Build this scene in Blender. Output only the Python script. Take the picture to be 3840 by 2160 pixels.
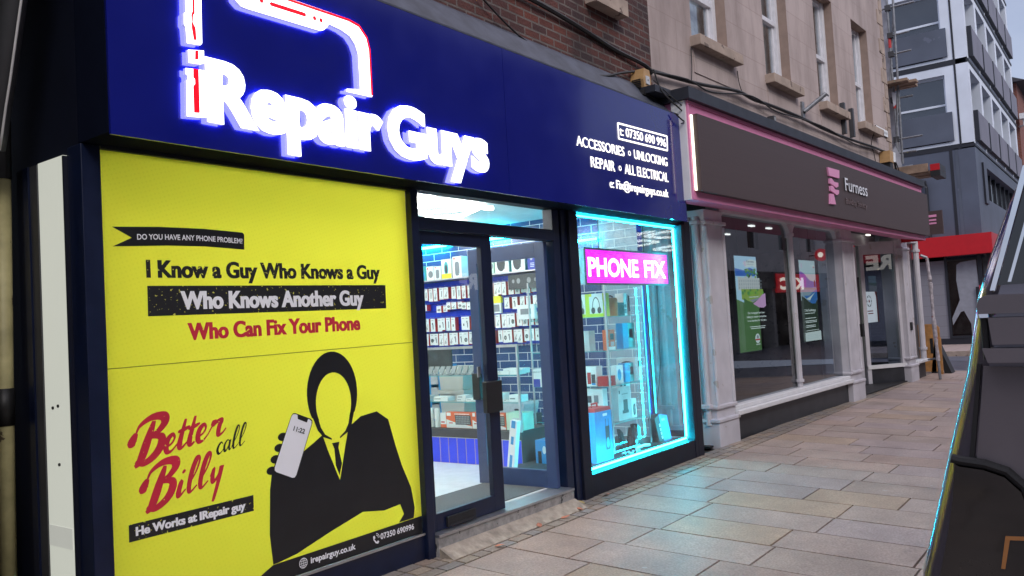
import bpy, math, random
from mathutils import Vector, Matrix
random.seed(7)
for o in list(bpy.data.objects): bpy.data.objects.remove(o)
scene = bpy.context.scene
R = math.radians

# ------------------------------------------------------------------ camera
cam_d = bpy.data.cameras.new('camera'); cam_d.sensor_width = 36; cam_d.lens = 36*3107/3840
cam_d.clip_start = 0.02; cam_d.clip_end = 500
cam = bpy.data.objects.new('camera', cam_d); scene.collection.objects.link(cam)
cam.matrix_world = Matrix(((0.60176, -0.00174, -0.79867, 0), (-0.79661, -0.07311, -0.60005, -4.0),
                           (-0.05735, 0.99732, -0.04538, 1.55), (0, 0, 0, 1)))
scene.camera = cam
# ------------------------------------------------------------------ world (overcast dusk)
SUN_EL, SUN_AZ = R(38), R(215)
world = bpy.data.worlds.new('World'); scene.world = world; world.use_nodes = True
nt = world.node_tree; N = nt.nodes; LK = nt.links
bg = N['Background']; bg.inputs[1].default_value = 0.1
sky = N.new('ShaderNodeTexSky'); sky.sky_type = 'NISHITA'; sky.sun_disc = False
sky.sun_elevation = SUN_EL; sky.sun_rotation = SUN_AZ
tc = N.new('ShaderNodeTexCoord'); mp = N.new('ShaderNodeMapping'); mp.inputs['Scale'].default_value = (2, 2, 5)
nz = N.new('ShaderNodeTexNoise'); nz.inputs['Scale'].default_value = 1.6; nz.inputs['Detail'].default_value = 6
cr = N.new('ShaderNodeValToRGB')
cr.color_ramp.elements[0].position = .3; cr.color_ramp.elements[0].color = (2.3, 2.75, 4.1, 1)
cr.color_ramp.elements[1].position = .75; cr.color_ramp.elements[1].color = (3.8, 4.15, 5.2, 1)
sx = N.new('ShaderNodeSeparateXYZ'); zr = N.new('ShaderNodeMapRange')
zr.inputs['From Min'].default_value = 0.3; zr.inputs['From Max'].default_value = 0.9
zr.inputs['To Min'].default_value = 1.0; zr.inputs['To Max'].default_value = 3.6
vm = N.new('ShaderNodeVectorMath'); vm.operation = 'SCALE'; wv = N.new('ShaderNodeMixRGB'); wv.blend_type = 'MULTIPLY'; wv.inputs[2].default_value = (1.16, .99, .86, 1)
wf = N.new('ShaderNodeMapRange'); wf.inputs['From Min'].default_value = .25; wf.inputs['From Max'].default_value = .7
mx = N.new('ShaderNodeMixRGB'); mx.inputs[0].default_value = .85
LK.new(tc.outputs['Generated'], mp.inputs[0]); LK.new(mp.outputs[0], nz.inputs['Vector']); LK.new(nz.outputs[0], cr.inputs[0])
LK.new(tc.outputs['Generated'], sx.inputs[0]); LK.new(sx.outputs['Z'], zr.inputs['Value'])
LK.new(sx.outputs['Z'], wf.inputs['Value']); LK.new(wf.outputs[0], wv.inputs[0]); LK.new(cr.outputs[0], wv.inputs[1]); LK.new(wv.outputs[0], vm.inputs[0]); LK.new(zr.outputs[0], vm.inputs['Scale'])
LK.new(sky.outputs[0], mx.inputs[1]); LK.new(vm.outputs[0], mx.inputs[2]); LK.new(mx.outputs[0], bg.inputs[0])
# ------------------------------------------------------------------ sun behind cloud
sd = bpy.data.lights.new('sun', 'SUN'); sd.energy = 1.0; sd.angle = R(20); sd.color = (1, .94, .88)
sun = bpy.data.objects.new('sun', sd); scene.collection.objects.link(sun)
dirv = Vector((math.sin(SUN_AZ)*math.cos(SUN_EL), math.cos(SUN_AZ)*math.cos(SUN_EL), math.sin(SUN_EL)))
sun.rotation_euler = dirv.to_track_quat('Z', 'Y').to_euler()
vs = scene.view_settings; vs.view_transform = 'Standard'; vs.look = 'None'; vs.exposure = 0.62; vs.gamma = 1
scene.cycles.use_denoising = True; scene.cycles.transparent_max_bounces = 24
scene.cycles.max_bounces = 8; scene.cycles.sample_clamp_indirect = 6

# ------------------------------------------------------------------ materials
def new_mat(name):
    m = bpy.data.materials.new(name); m.use_nodes = True
    return m, m.node_tree.nodes, m.node_tree.links
def pbr(name, col, rough=.5, metal=0, var=.12, scale=6., bump=0., bscale=40., spec=.5, coat=0., spots=None, rvar=0.):
    m, n, l = new_mat(name); b = n['Principled BSDF']
    b.inputs['Roughness'].default_value = rough; b.inputs['Metallic'].default_value = metal
    b.inputs['Specular IOR Level'].default_value = spec; b.inputs['Coat Weight'].default_value = coat
    b.inputs['Coat Roughness'].default_value = .06
    t = n.new('ShaderNodeTexCoord'); z = n.new('ShaderNodeTexNoise'); z.inputs['Scale'].default_value = scale; z.inputs['Detail'].default_value = 6
    l.new(t.outputs['Object'], z.inputs['Vector'])
    r = n.new('ShaderNodeValToRGB'); r.color_ramp.elements[0].position = .3; r.color_ramp.elements[1].position = .7
    r.color_ramp.elements[0].color = (*[c*(1-var) for c in col], 1); r.color_ramp.elements[1].color = (*[min(1, c*(1+var)) for c in col], 1)
    l.new(z.outputs[0], r.inputs[0]); out = r.outputs[0]
    if spots:                                       # (colour, scale, threshold) specks of wear
        z2 = n.new('ShaderNodeTexNoise'); z2.inputs['Scale'].default_value = spots[1]; z2.inputs['Detail'].default_value = 4
        l.new(t.outputs['Object'], z2.inputs['Vector'])
        g = n.new('ShaderNodeMath'); g.operation = 'GREATER_THAN'; g.inputs[1].default_value = spots[2]; l.new(z2.outputs[0], g.inputs[0])
        x = n.new('ShaderNodeMixRGB'); l.new(g.outputs[0], x.inputs[0]); l.new(out, x.inputs[1]); x.inputs[2].default_value = (*spots[0], 1); out = x.outputs[0]
    l.new(out, b.inputs['Base Color'])
    if rvar:
        k = n.new('ShaderNodeMapRange'); k.inputs['To Min'].default_value = max(0, rough-rvar); k.inputs['To Max'].default_value = rough+rvar
        l.new(z.outputs[0], k.inputs['Value']); l.new(k.outputs[0], b.inputs['Roughness'])
    if bump:
        z3 = n.new('ShaderNodeTexNoise'); z3.inputs['Scale'].default_value = bscale; z3.inputs['Detail'].default_value = 8
        l.new(t.outputs['Object'], z3.inputs['Vector'])
        u = n.new('ShaderNodeBump'); u.inputs['Strength'].default_value = bump; u.inputs['Distance'].default_value = .01
        l.new(z3.outputs[0], u.inputs['Height']); l.new(u.outputs[0], b.inputs['Normal'])
    return m
def emis(name, col, s, base=None):
    m, n, l = new_mat(name); b = n['Principled BSDF']
    b.inputs['Base Color'].default_value = (*(base or col), 1); b.inputs['Emission Color'].default_value = (*col, 1)
    b.inputs['Emission Strength'].default_value = s; b.inputs['Roughness'].default_value = .4
    return m
def glass(name, base=.06, tint=(1, 1, 1), dirt_haze=.03, amp=.85):
    m, n, l = new_mat(name); n.remove(n['Principled BSDF'])
    out = n['Material Output']; tr = n.new('ShaderNodeBsdfTransparent'); tr.inputs[0].default_value = (*tint, 1)
    gl = n.new('ShaderNodeBsdfGlossy'); gl.inputs['Roughness'].default_value = .01
    lw = n.new('ShaderNodeLayerWeight'); lw.inputs[0].default_value = .5
    p = n.new('ShaderNodeMath'); p.operation = 'POWER'; p.inputs[1].default_value = 3.2; l.new(lw.outputs['Facing'], p.inputs[0])
    a = n.new('ShaderNodeMath'); a.operation = 'MULTIPLY_ADD'; a.inputs[1].default_value = amp; a.inputs[2].default_value = base; a.use_clamp = True
    l.new(p.outputs[0], a.inputs[0])
    mix = n.new('ShaderNodeMixShader'); l.new(a.outputs[0], mix.inputs[0]); l.new(tr.outputs[0], mix.inputs[1]); l.new(gl.outputs[0], mix.inputs[2])
    df = n.new('ShaderNodeBsdfDiffuse'); df.inputs[0].default_value = (.6, .62, .65, 1)
    t = n.new('ShaderNodeTexCoord'); z = n.new('ShaderNodeTexNoise'); z.inputs['Scale'].default_value = 3; z.inputs['Detail'].default_value = 8; l.new(t.outputs['Object'], z.inputs['Vector'])
    k = n.new('ShaderNodeMapRange'); k.inputs['From Min'].default_value = .4; k.inputs['From Max'].default_value = .8; k.inputs['To Max'].default_value = dirt_haze; l.new(z.outputs[0], k.inputs['Value'])
    m2 = n.new('ShaderNodeMixShader'); l.new(k.outputs[0], m2.inputs[0]); l.new(mix.outputs[0], m2.inputs[1]); l.new(df.outputs[0], m2.inputs[2])
    l.new(m2.outputs[0], out.inputs[0])
    return m
def bricks(name, c1, c2, cm, bw, rh, mort, plane='XZ', rough=.8, bump=.5, dirt_haze=None, off=.5, rb=0, spec=.3, smooth=.1, streak=0):
    m, n, l = new_mat(name); b = n['Principled BSDF']; b.inputs['Roughness'].default_value = rough; b.inputs['Specular IOR Level'].default_value = spec
    t = n.new('ShaderNodeTexCoord'); s = n.new('ShaderNodeSeparateXYZ'); c = n.new('ShaderNodeCombineXYZ'); l.new(t.outputs['Object'], s.inputs[0])
    l.new(s.outputs[plane[0]], c.inputs[0]); l.new(s.outputs[plane[1]], c.inputs[1])
    k = n.new('ShaderNodeTexBrick'); k.offset = off; k.inputs['Scale'].default_value = 1; k.inputs['Brick Width'].default_value = bw
    k.inputs['Row Height'].default_value = rh; k.inputs['Mortar Size'].default_value = mort; k.inputs['Mortar Smooth'].default_value = smooth
    k.inputs['Color1'].default_value = (*c1, 1); k.inputs['Color2'].default_value = (*c2, 1); k.inputs['Mortar'].default_value = (*cm, 1); k.inputs['Bias'].default_value = rb
    l.new(c.outputs[0], k.inputs['Vector']); out = k.outputs['Color']
    z = n.new('ShaderNodeTexNoise'); z.inputs['Scale'].default_value = 1.1; z.inputs['Detail'].default_value = 9; z.inputs['Roughness'].default_value = .65
    l.new(t.outputs['Object'], z.inputs['Vector'])
    if streak:
        sm = n.new('ShaderNodeMapping'); sm.inputs['Scale'].default_value = (1.6, 1.6, .45); l.new(t.outputs['Object'], sm.inputs[0]); l.new(sm.outputs[0], z.inputs['Vector'])
    if dirt_haze:
        r = n.new('ShaderNodeMapRange'); r.inputs['From Min'].default_value = .42; r.inputs['From Max'].default_value = .68; r.inputs['To Max'].default_value = dirt_haze[3]
        l.new(z.outputs[0], r.inputs['Value'])
        x = n.new('ShaderNodeMixRGB'); l.new(r.outputs[0], x.inputs[0]); l.new(out, x.inputs[1]); x.inputs[2].default_value = (*dirt_haze[:3], 1); out = x.outputs[0]
    l.new(out, b.inputs['Base Color'])
    z3 = n.new('ShaderNodeTexNoise'); z3.inputs['Scale'].default_value = 45; z3.inputs['Detail'].default_value = 6; l.new(t.outputs['Object'], z3.inputs['Vector'])
    ad = n.new('ShaderNodeMath'); ad.operation = 'MULTIPLY_ADD'; l.new(k.outputs['Fac'], ad.inputs[0]); ad.inputs[1].default_value = -1.5; l.new(z3.outputs[0], ad.inputs[2])
    u = n.new('ShaderNodeBump'); u.inputs['Strength'].default_value = bump; u.inputs['Distance'].default_value = .012; l.new(ad.outputs[0], u.inputs['Height']); l.new(u.outputs[0], b.inputs['Normal'])
    return m
def slabs(name, rough):
    m, n, l = new_mat(name); b = n['Principled BSDF']; b.inputs['Specular IOR Level'].default_value = .5
    a = n.new('ShaderNodeVertexColor'); a.layer_name = 'tone'
    t = n.new('ShaderNodeTexCoord')
    z = n.new('ShaderNodeTexNoise'); z.inputs['Scale'].default_value = 2.2; z.inputs['Detail'].default_value = 10; z.inputs['Roughness'].default_value = .7; l.new(t.outputs['Object'], z.inputs['Vector'])
    z2 = n.new('ShaderNodeTexNoise'); z2.inputs['Scale'].default_value = 70; z2.inputs['Detail'].default_value = 5; l.new(t.outputs['Object'], z2.inputs['Vector'])
    r1 = n.new('ShaderNodeMapRange'); r1.inputs['From Min'].default_value = .3; r1.inputs['From Max'].default_value = .7; r1.inputs['To Min'].default_value = .68; r1.inputs['To Max'].default_value = 1.14; l.new(z.outputs[0], r1.inputs['Value'])
    r2 = n.new('ShaderNodeMapRange'); r2.inputs['From Min'].default_value = .3; r2.inputs['From Max'].default_value = .7; r2.inputs['To Min'].default_value = .72; r2.inputs['To Max'].default_value = 1.18; l.new(z2.outputs[0], r2.inputs['Value'])
    v = n.new('ShaderNodeTexVoronoi'); v.inputs['Scale'].default_value = 1.7; v.inputs['Randomness'].default_value = 1; l.new(t.outputs['Object'], v.inputs['Vector'])
    g = n.new('ShaderNodeMath'); g.operation = 'LESS_THAN'; g.inputs[1].default_value = .036; l.new(v.outputs['Distance'], g.inputs[0])
    mu = n.new('ShaderNodeMath'); mu.operation = 'MULTIPLY'; l.new(r1.outputs[0], mu.inputs[0]); l.new(r2.outputs[0], mu.inputs[1])
    sc = n.new('ShaderNodeVectorMath'); sc.operation = 'SCALE'; l.new(a.outputs[0], sc.inputs[0]); l.new(mu.outputs[0], sc.inputs['Scale'])
    gm = n.new('ShaderNodeMixRGB'); gm.inputs[2].default_value = (.42, .4, .38, 1)          # trodden gum
    gs = n.new('ShaderNodeMath'); gs.operation = 'MULTIPLY'; gs.inputs[1].default_value = .55; l.new(g.outputs[0], gs.inputs[0])
    l.new(gs.outputs[0], gm.inputs[0]); l.new(sc.outputs[0], gm.inputs[1]); l.new(gm.outputs[0], b.inputs['Base Color'])
    rr = n.new('ShaderNodeMapRange'); rr.inputs['To Min'].default_value = rough-.16; rr.inputs['To Max'].default_value = rough+.16; l.new(z.outputs[0], rr.inputs['Value']); l.new(rr.outputs[0], b.inputs['Roughness'])
    u = n.new('ShaderNodeBump'); u.inputs['Strength'].default_value = .25; u.inputs['Distance'].default_value = .006; l.new(z2.outputs[0], u.inputs['Height']); l.new(u.outputs[0], b.inputs['Normal'])
    return m
def led_panel(name):
    m, n, l = new_mat(name); b = n['Principled BSDF']; b.inputs['Base Color'].default_value = (.05, .01, .06, 1)
    t = n.new('ShaderNodeTexCoord'); s = n.new('ShaderNodeSeparateXYZ'); l.new(t.outputs['Object'], s.inputs[0])
    w = n.new('ShaderNodeMath'); w.operation = 'MULTIPLY'; w.inputs[1].default_value = 2*math.pi/.018; l.new(s.outputs['Z'], w.inputs[0])
    sn = n.new('ShaderNodeMath'); sn.operation = 'SINE'; l.new(w.outputs[0], sn.inputs[0])
    r = n.new('ShaderNodeMapRange'); r.inputs['From Min'].default_value = -1; r.inputs['To Min'].default_value = .55; r.inputs['To Max'].default_value = 1.5; l.new(sn.outputs[0], r.inputs['Value'])
    b.inputs['Emission Color'].default_value = (.78, .0, .85, 1); l.new(r.outputs[0], b.inputs['Emission Strength'])
    return m
def vinyl(name, col):
    m, n, l = new_mat(name); b = n['Principled BSDF']; out = n['Material Output']; b.inputs['Roughness'].default_value = .35
    t = n.new('ShaderNodeTexCoord'); mp = n.new('ShaderNodeMapping'); mp.inputs['Rotation'].default_value = (0, R(18), 0); l.new(t.outputs['Object'], mp.inputs[0])
    v = n.new('ShaderNodeTexVoronoi'); v.inputs['Scale'].default_value = 42; v.inputs['Randomness'].default_value = .15; l.new(mp.outputs[0], v.inputs['Vector'])
    z = n.new('ShaderNodeTexNoise'); z.inputs['Scale'].default_value = 1.6; z.inputs['Detail'].default_value = 3; l.new(t.outputs['Object'], z.inputs['Vector'])
    r = n.new('ShaderNodeMapRange'); r.inputs['From Min'].default_value = .15; r.inputs['From Max'].default_value = .3; r.inputs['To Min'].default_value = .13; r.inputs['To Max'].default_value = 0; l.new(v.outputs['Distance'], r.inputs['Value'])
    f = n.new('ShaderNodeMath'); f.operation = 'MULTIPLY'; l.new(r.outputs[0], f.inputs[0]); l.new(z.outputs[0], f.inputs[1])
    x = n.new('ShaderNodeMixRGB'); x.inputs[1].default_value = (*col, 1); x.inputs[2].default_value = (col[0]*.35, col[1]*.35, 0, 1); l.new(f.outputs[0], x.inputs[0])
    l.new(x.outputs[0], b.inputs['Base Color'])
    tr = n.new('ShaderNodeBsdfTranslucent'); l.new(x.outputs[0], tr.inputs[0])
    mix = n.new('ShaderNodeMixShader'); mix.inputs[0].default_value = .62; l.new(b.outputs[0], mix.inputs[1]); l.new(tr.outputs[0], mix.inputs[2]); l.new(mix.outputs[0], out.inputs[0])
    return m

M_fascia = pbr('fascia_blue', (.005, .009, .17), .13, var=.06, scale=3, coat=.35, bump=.015, bscale=2.5, rvar=.07)
M_navy = pbr('navy_frame', (.004, .009, .034), .38, var=.2, scale=9, rvar=.1)
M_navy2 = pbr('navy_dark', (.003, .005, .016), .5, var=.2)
M_black = pbr('black', (.012, .012, .013), .5)
M_blackgloss = pbr('black_gloss', (.01, .011, .014), .15, coat=.5)
M_yellow = vinyl('yellow_vinyl', (.79, .735, .05))
M_pblack = pbr('print_black', (.014, .014, .016), .4)
M_pworn = pbr('print_black_worn', (.016, .016, .018), .45, spots=((.62, .6, .1), 60, .655))
M_pwhite = pbr('print_white', (.90, .91, .93), .4, var=.03, spots=((.08, .08, .09), 75, .72))
M_pred = pbr('print_red', (.60, .025, .055), .45, spots=((.72, .69, .06), 48, .70))
M_pwhite2 = pbr('print_white_clean', (.88, .89, .92), .35, var=.02)
M_seam = pbr('seam', (.3, .28, .02), .5)
M_white = pbr('white_paint', (.7, .7, .71), .45, var=.06, bump=.05)
M_cream = pbr('cream_paint', (.53, .515, .55), .5, var=.13, scale=3, bump=.12, bscale=50, spots=((.40, .37, .36), 5, .67))
M_stall = pbr('stallriser_dark', (.028, .03, .036), .45, var=.25, scale=5)
M_stone = bricks('ashlar_stone', (.47, .39, .365), (.445, .365, .34), (.375, .30, .275), .9, .36, .006, 'XZ', .85, .14, (.22, .175, .16, .7), streak=1)
M_stone2 = pbr('stone_trim', (.37, .29, .235), .85, var=.2, scale=5, bump=.3, bscale=30, spots=((.16, .12, .1), 7, .63))
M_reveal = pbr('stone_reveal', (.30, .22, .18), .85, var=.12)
M_brick = bricks('old_brick', (.155, .05, .036), (.055, .032, .034), (.17, .14, .125), .225, .075, .009, 'XZ', .85, .8, (.028, .024, .025, .85))
M_lead = pbr('lead_flashing', (.052, .058, .08), .55, var=.35, scale=6, bump=.5, bscale=9)
M_pink = pbr('pink_paint', (.66, .22, .40), .5, var=.05)
M_brown = bricks('brown_panel', (.075, .053, .053), (.07, .05, .05), (.06, .042, .042), 3.0, .02, .001, 'XZ', .5, .06)
M_pinklogo = pbr('pink_logo', (.72, .30, .50), .4, var=.03)
M_silver = pbr('silver_letter', (.75, .77, .82), .35, metal=.0, var=.03)
M_brownlet = pbr('brown_letter', (.17, .12, .12), .4)
M_cap = pbr('roof_capping', (.022, .025, .035), .5, var=.3)
M_glass = glass('shop_glass', .05)
M_glassc = glass('cabinet_glass', .015, (.97, 1, .99), .02, .35)
M_glassw = glass('display_glass', .045, (1, 1, 1), .24)  # heavy pale film stands in for glare haze on the pane
M_glasss = glass('side_glass', .05, (.75, .82, .84))
M_glassd = glass('dark_window_glass', .085, (.45, .5, .57))
M_glassup = glass('upper_window_glass', .16, (.8, .85, .9))
M_tile = bricks('navy_tiles', (.02, .065, .19), (.026, .08, .23), (.75, .8, .85), .30, .10, .004, 'YZ', .12, .12, spec=.6)
M_tile2 = bricks('pale_tiles', (.30, .36, .42), (.34, .40, .46), (.75, .8, .82), .30, .10, .004, 'YZ', .12, .2, spec=.6)
M_slat = bricks('blue_slatwall', (.02, .05, .55), (.02, .055, .6), (.01, .02, .2), 4., .1, .006, 'YZ', .4, .05)
M_plank = bricks('blue_planks', (.045, .075, .80), (.05, .085, .85), (.5, .35, .3), .12, 4., .004, 'YZ', .45, .05, off=0)
M_floor = pbr('shop_floor', (.62, .64, .64), .35, var=.08, scale=9)
M_mat = pbr('door_mat', (.10, .105, .11), .95, var=.5, scale=160, bump=.5, bscale=200)
M_ceil = pbr('ceiling_white', (.75, .76, .76), .7, var=.04)
M_wallw = pbr('shop_wall_white', (.7, .71, .72), .7, var=.04)
M_dgrey = pbr('dark_grey', (.05, .052, .058), .5)
M_mgrey = pbr('mid_grey', (.28, .29, .30), .5)
M_lgrey = pbr('light_grey', (.5, .51, .52), .5)
M_alu = pbr('brushed_metal', (.55, .56, .58), .35, metal=.9)
M_steel = pbr('scaffold_steel', (.22, .23, .25), .5, metal=.5, var=.3, scale=14)
M_wood = pbr('scaffold_board', (.30, .21, .15), .8, var=.35, scale=5, bump=.3)
M_red = pbr('red_paint', (.46, .006, .014), .45, var=.05)
M_redw = pbr('red_plastic', (.5, .03, .03), .4)
M_card = pbr('white_card', (.78, .8, .8), .5, var=.03, scale=3)
M_cardr = pbr('red_card', (.55, .05, .05), .5)
M_cardo = pbr('orange_card', (.75, .14, .05), .45)
M_cardg = pbr('pale_green_card', (.50, .70, .56), .5)
M_cardy = pbr('yellow_card', (.80, .72, .03), .45)
M_lime = pbr('lime_card', (.55, .72, .04), .45)
M_green = pbr('green_card', (.03, .45, .06), .45)
M_cblue = pbr('blue_card', (.03, .28, .62), .4)
M_cdblue = pbr('deep_blue_card', (.03, .05, .40), .4)
M_teal = pbr('teal_card', (.06, .40, .42), .4)
M_pic = pbr('printed_dark', (.05, .055, .065), .5)
M_picg = pbr('printed_grey', (.22, .24, .26), .5)
M_beige = pbr('beige_plastic', (.58, .56, .50), .5, var=.05)
M_basket = pbr('grey_basket', (.52, .56, .58), .6, var=.1, scale=30, bump=.4, bscale=60)
M_tower = pbr('tower_concrete', (.64, .69, .77), .8, var=.1, scale=.9, bump=.15)
M_towerp = pbr('tower_panel', (.075, .09, .125), .6, var=.2, scale=.8, spots=((.10, .115, .16), 1.1, .66))
M_towerg = pbr('tower_cladding', (.08, .095, .135), .5, var=.2, scale=.7)
M_towerl = pbr('tower_small_panel', (.17, .165, .205), .6, var=.15, scale=.8)
M_band = pbr('black_band', (.012, .014, .022), .5)
M_wallg = bricks('shop_grey_wall', (.20, .20, .23), (.19, .19, .22), (.15, .15, .17), 3., .35, .008, 'YZ', .7, .1)
M_render = pbr('grey_render', (.34, .35, .38), .85, var=.1, scale=1)
M_renderd = pbr('dark_render', (.085, .08, .095), .85, var=.2, scale=1)
M_renderp = pbr('pale_render', (.55, .57, .60), .85, var=.08, scale=1)
M_redbrick = bricks('red_brick', (.25, .075, .05), (.20, .06, .045), (.2, .15, .13), .225, .075, .01, 'XZ', .85, .3)
M_redbricky = bricks('red_brick_side', (.25, .075, .05), (.20, .06, .045), (.2, .15, .13), .225, .075, .01, 'YZ', .85, .3)
M_slate = pbr('roof_slate', (.05, .05, .06), .7)
M_asphalt = pbr('asphalt', (.075, .083, .105), .42, var=.45, scale=1.2, bump=.3, bscale=90, rvar=.2)
M_ground = pbr('joint_mortar', (.022, .018, .017), .9)
M_slab = slabs('sandstone_slabs', .50)
M_sett = slabs('sandstone_setts', .42)
M_terr = pbr('terrazzo_step', (.30, .29, .28), .5, var=.3, scale=20, spots=((.03, .03, .035), 13, .62))
M_pipe = pbr('cream_pipe', (.50, .45, .22), .5, var=.25, scale=8, bump=.2, spots=((.12, .09, .05), 14, .68))
M_cable = pbr('black_cable', (.015, .014, .014), .6)
M_alarm = pbr('alarm_orange', (.43, .26, .11), .5, var=.15, scale=12)
M_alarmw = pbr('alarm_badge', (.55, .57, .6), .4)
M_sash = pbr('sash_paint', (.66, .66, .69), .5, var=.08, scale=10)
M_curt = pbr('net_curtain', (.38, .42, .43), .9, var=.35, scale=9)
M_vanbody = pbr('van_paint', (.20, .18, .21), .16, metal=.6, var=.05, coat=.8)
M_vanplastic = pbr('van_hinge_plastic', (.13, .115, .125), .40, var=.12, coat=.15)
M_vanglass = pbr('van_glass', (.006, .007, .009), .04, coat=1.)
M_rubber = pbr('rubber', (.012, .012, .013), .7)
M_lens = pbr('lamp_lens_smoked', (.014, .013, .011), .05, coat=.4, var=.7, scale=5)
M_lensr = pbr('lamp_lens_red', (.16, .006, .012), .15, coat=1.)
M_lensa = pbr('lamp_lens_amber', (.38, .15, .03), .2, coat=1.)
M_chrome = pbr('chrome', (.8, .8, .82), .08, metal=1.)
M_leaf = pbr('leaf', (.05, .075, .03), .6, var=.4, scale=3)
M_leafd = pbr('fallen_leaf', (.45, .17, .10), .7, var=.3)
M_leafy = pbr('fallen_leaf_pale', (.52, .40, .15), .7, var=.3)
M_bark = pbr('bark', (.08, .06, .05), .9)
M_barrier = pbr('barrier_wood', (.45, .22, .07), .65, var=.25, scale=9)
M_tape = pbr('tape_wrap', (.40, .37, .39), .5, var=.4, scale=16, spots=((.38, .10, .10), 9, .62))
M_net = pbr('sheeting', (.42, .44, .50), .8, var=.2)
E_face = emis('letter_face_light', (1, 1, 1), 1.6)
E_side = emis('letter_side_light', (.50, .50, .92), .36, (.5, .5, .7))
E_back = emis('letter_halo_light', (.30, .30, 1), 13.0)
E_redl = emis('letter_red_light', (1, .0, .01), .75)
E_small = emis('small_letter_light', (1, .96, .88), .95)
E_led = led_panel('led_magenta')
E_ledw = emis('led_white', (1, .93, 1), 1.5)
E_cyan = emis('neon_cyan', (.012, .70, 1.0), 32.0)
E_cyanw = emis('neon_cyan_bright', (.012, .78, 1.0), 50.0)
E_tube = emis('tube_white', (1, 1, .95), 10.5); E_cyanthin = emis('neon_cyan_thin', (.012, .7, 1.0), 9.0)
E_blind = emis('lit_blind', (.84, .87, .76), .36, (.3, .3, .28))  # emission stands in for shop light coming through the blind
E_strip = emis('strip_warm', (1, .93, .75), 1.2)
E_spot = emis('ceiling_spot', (1, .97, .85), 1.8)
def scr(n, c, s=.8): return emis('screen_'+n, c, s, (.02, .02, .02))
S_sky = scr('sky', (.45, .72, .85)); S_hill = scr('hill', (.04, .16, .55)); S_tree = scr('tree', (.10, .30, .09)); S_hall = scr('hall', (.62, .68, .62)); S_halld = scr('hall_dark', (.30, .36, .36))
S_grn = scr('green', (.085, .20, .06)); S_pk = scr('pink', (.72, .42, .66)); S_txt = scr('text', (.85, .95, .85)); S_grs = scr('grass', (.30, .46, .08)); S_dkg = scr('dark_green', (.03, .055, .03)); S_pur = scr('purple', (.26, .12, .5)); S_blu = scr('blue', (.05, .20, .50)); S_pal = scr('pale', (.50, .68, .66)); S_lake = scr('lake', (.30, .42, .46)); S_wht = scr('white', (.72, .85, .76)); S_lime = scr('lime', (.22, .50, .07)); S_rd = scr('red', (.6, .06, .05)); S_lg = scr('logo_grey', (.12, .14, .18))
E_sred = emis('red_sign_light', (.55, .012, .02), .5); E_sword = emis('sign_word_light', (1, .93, .8), 1.1); E_rew = emis('white_sign_light', (.95, .92, .85), .9)

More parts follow.
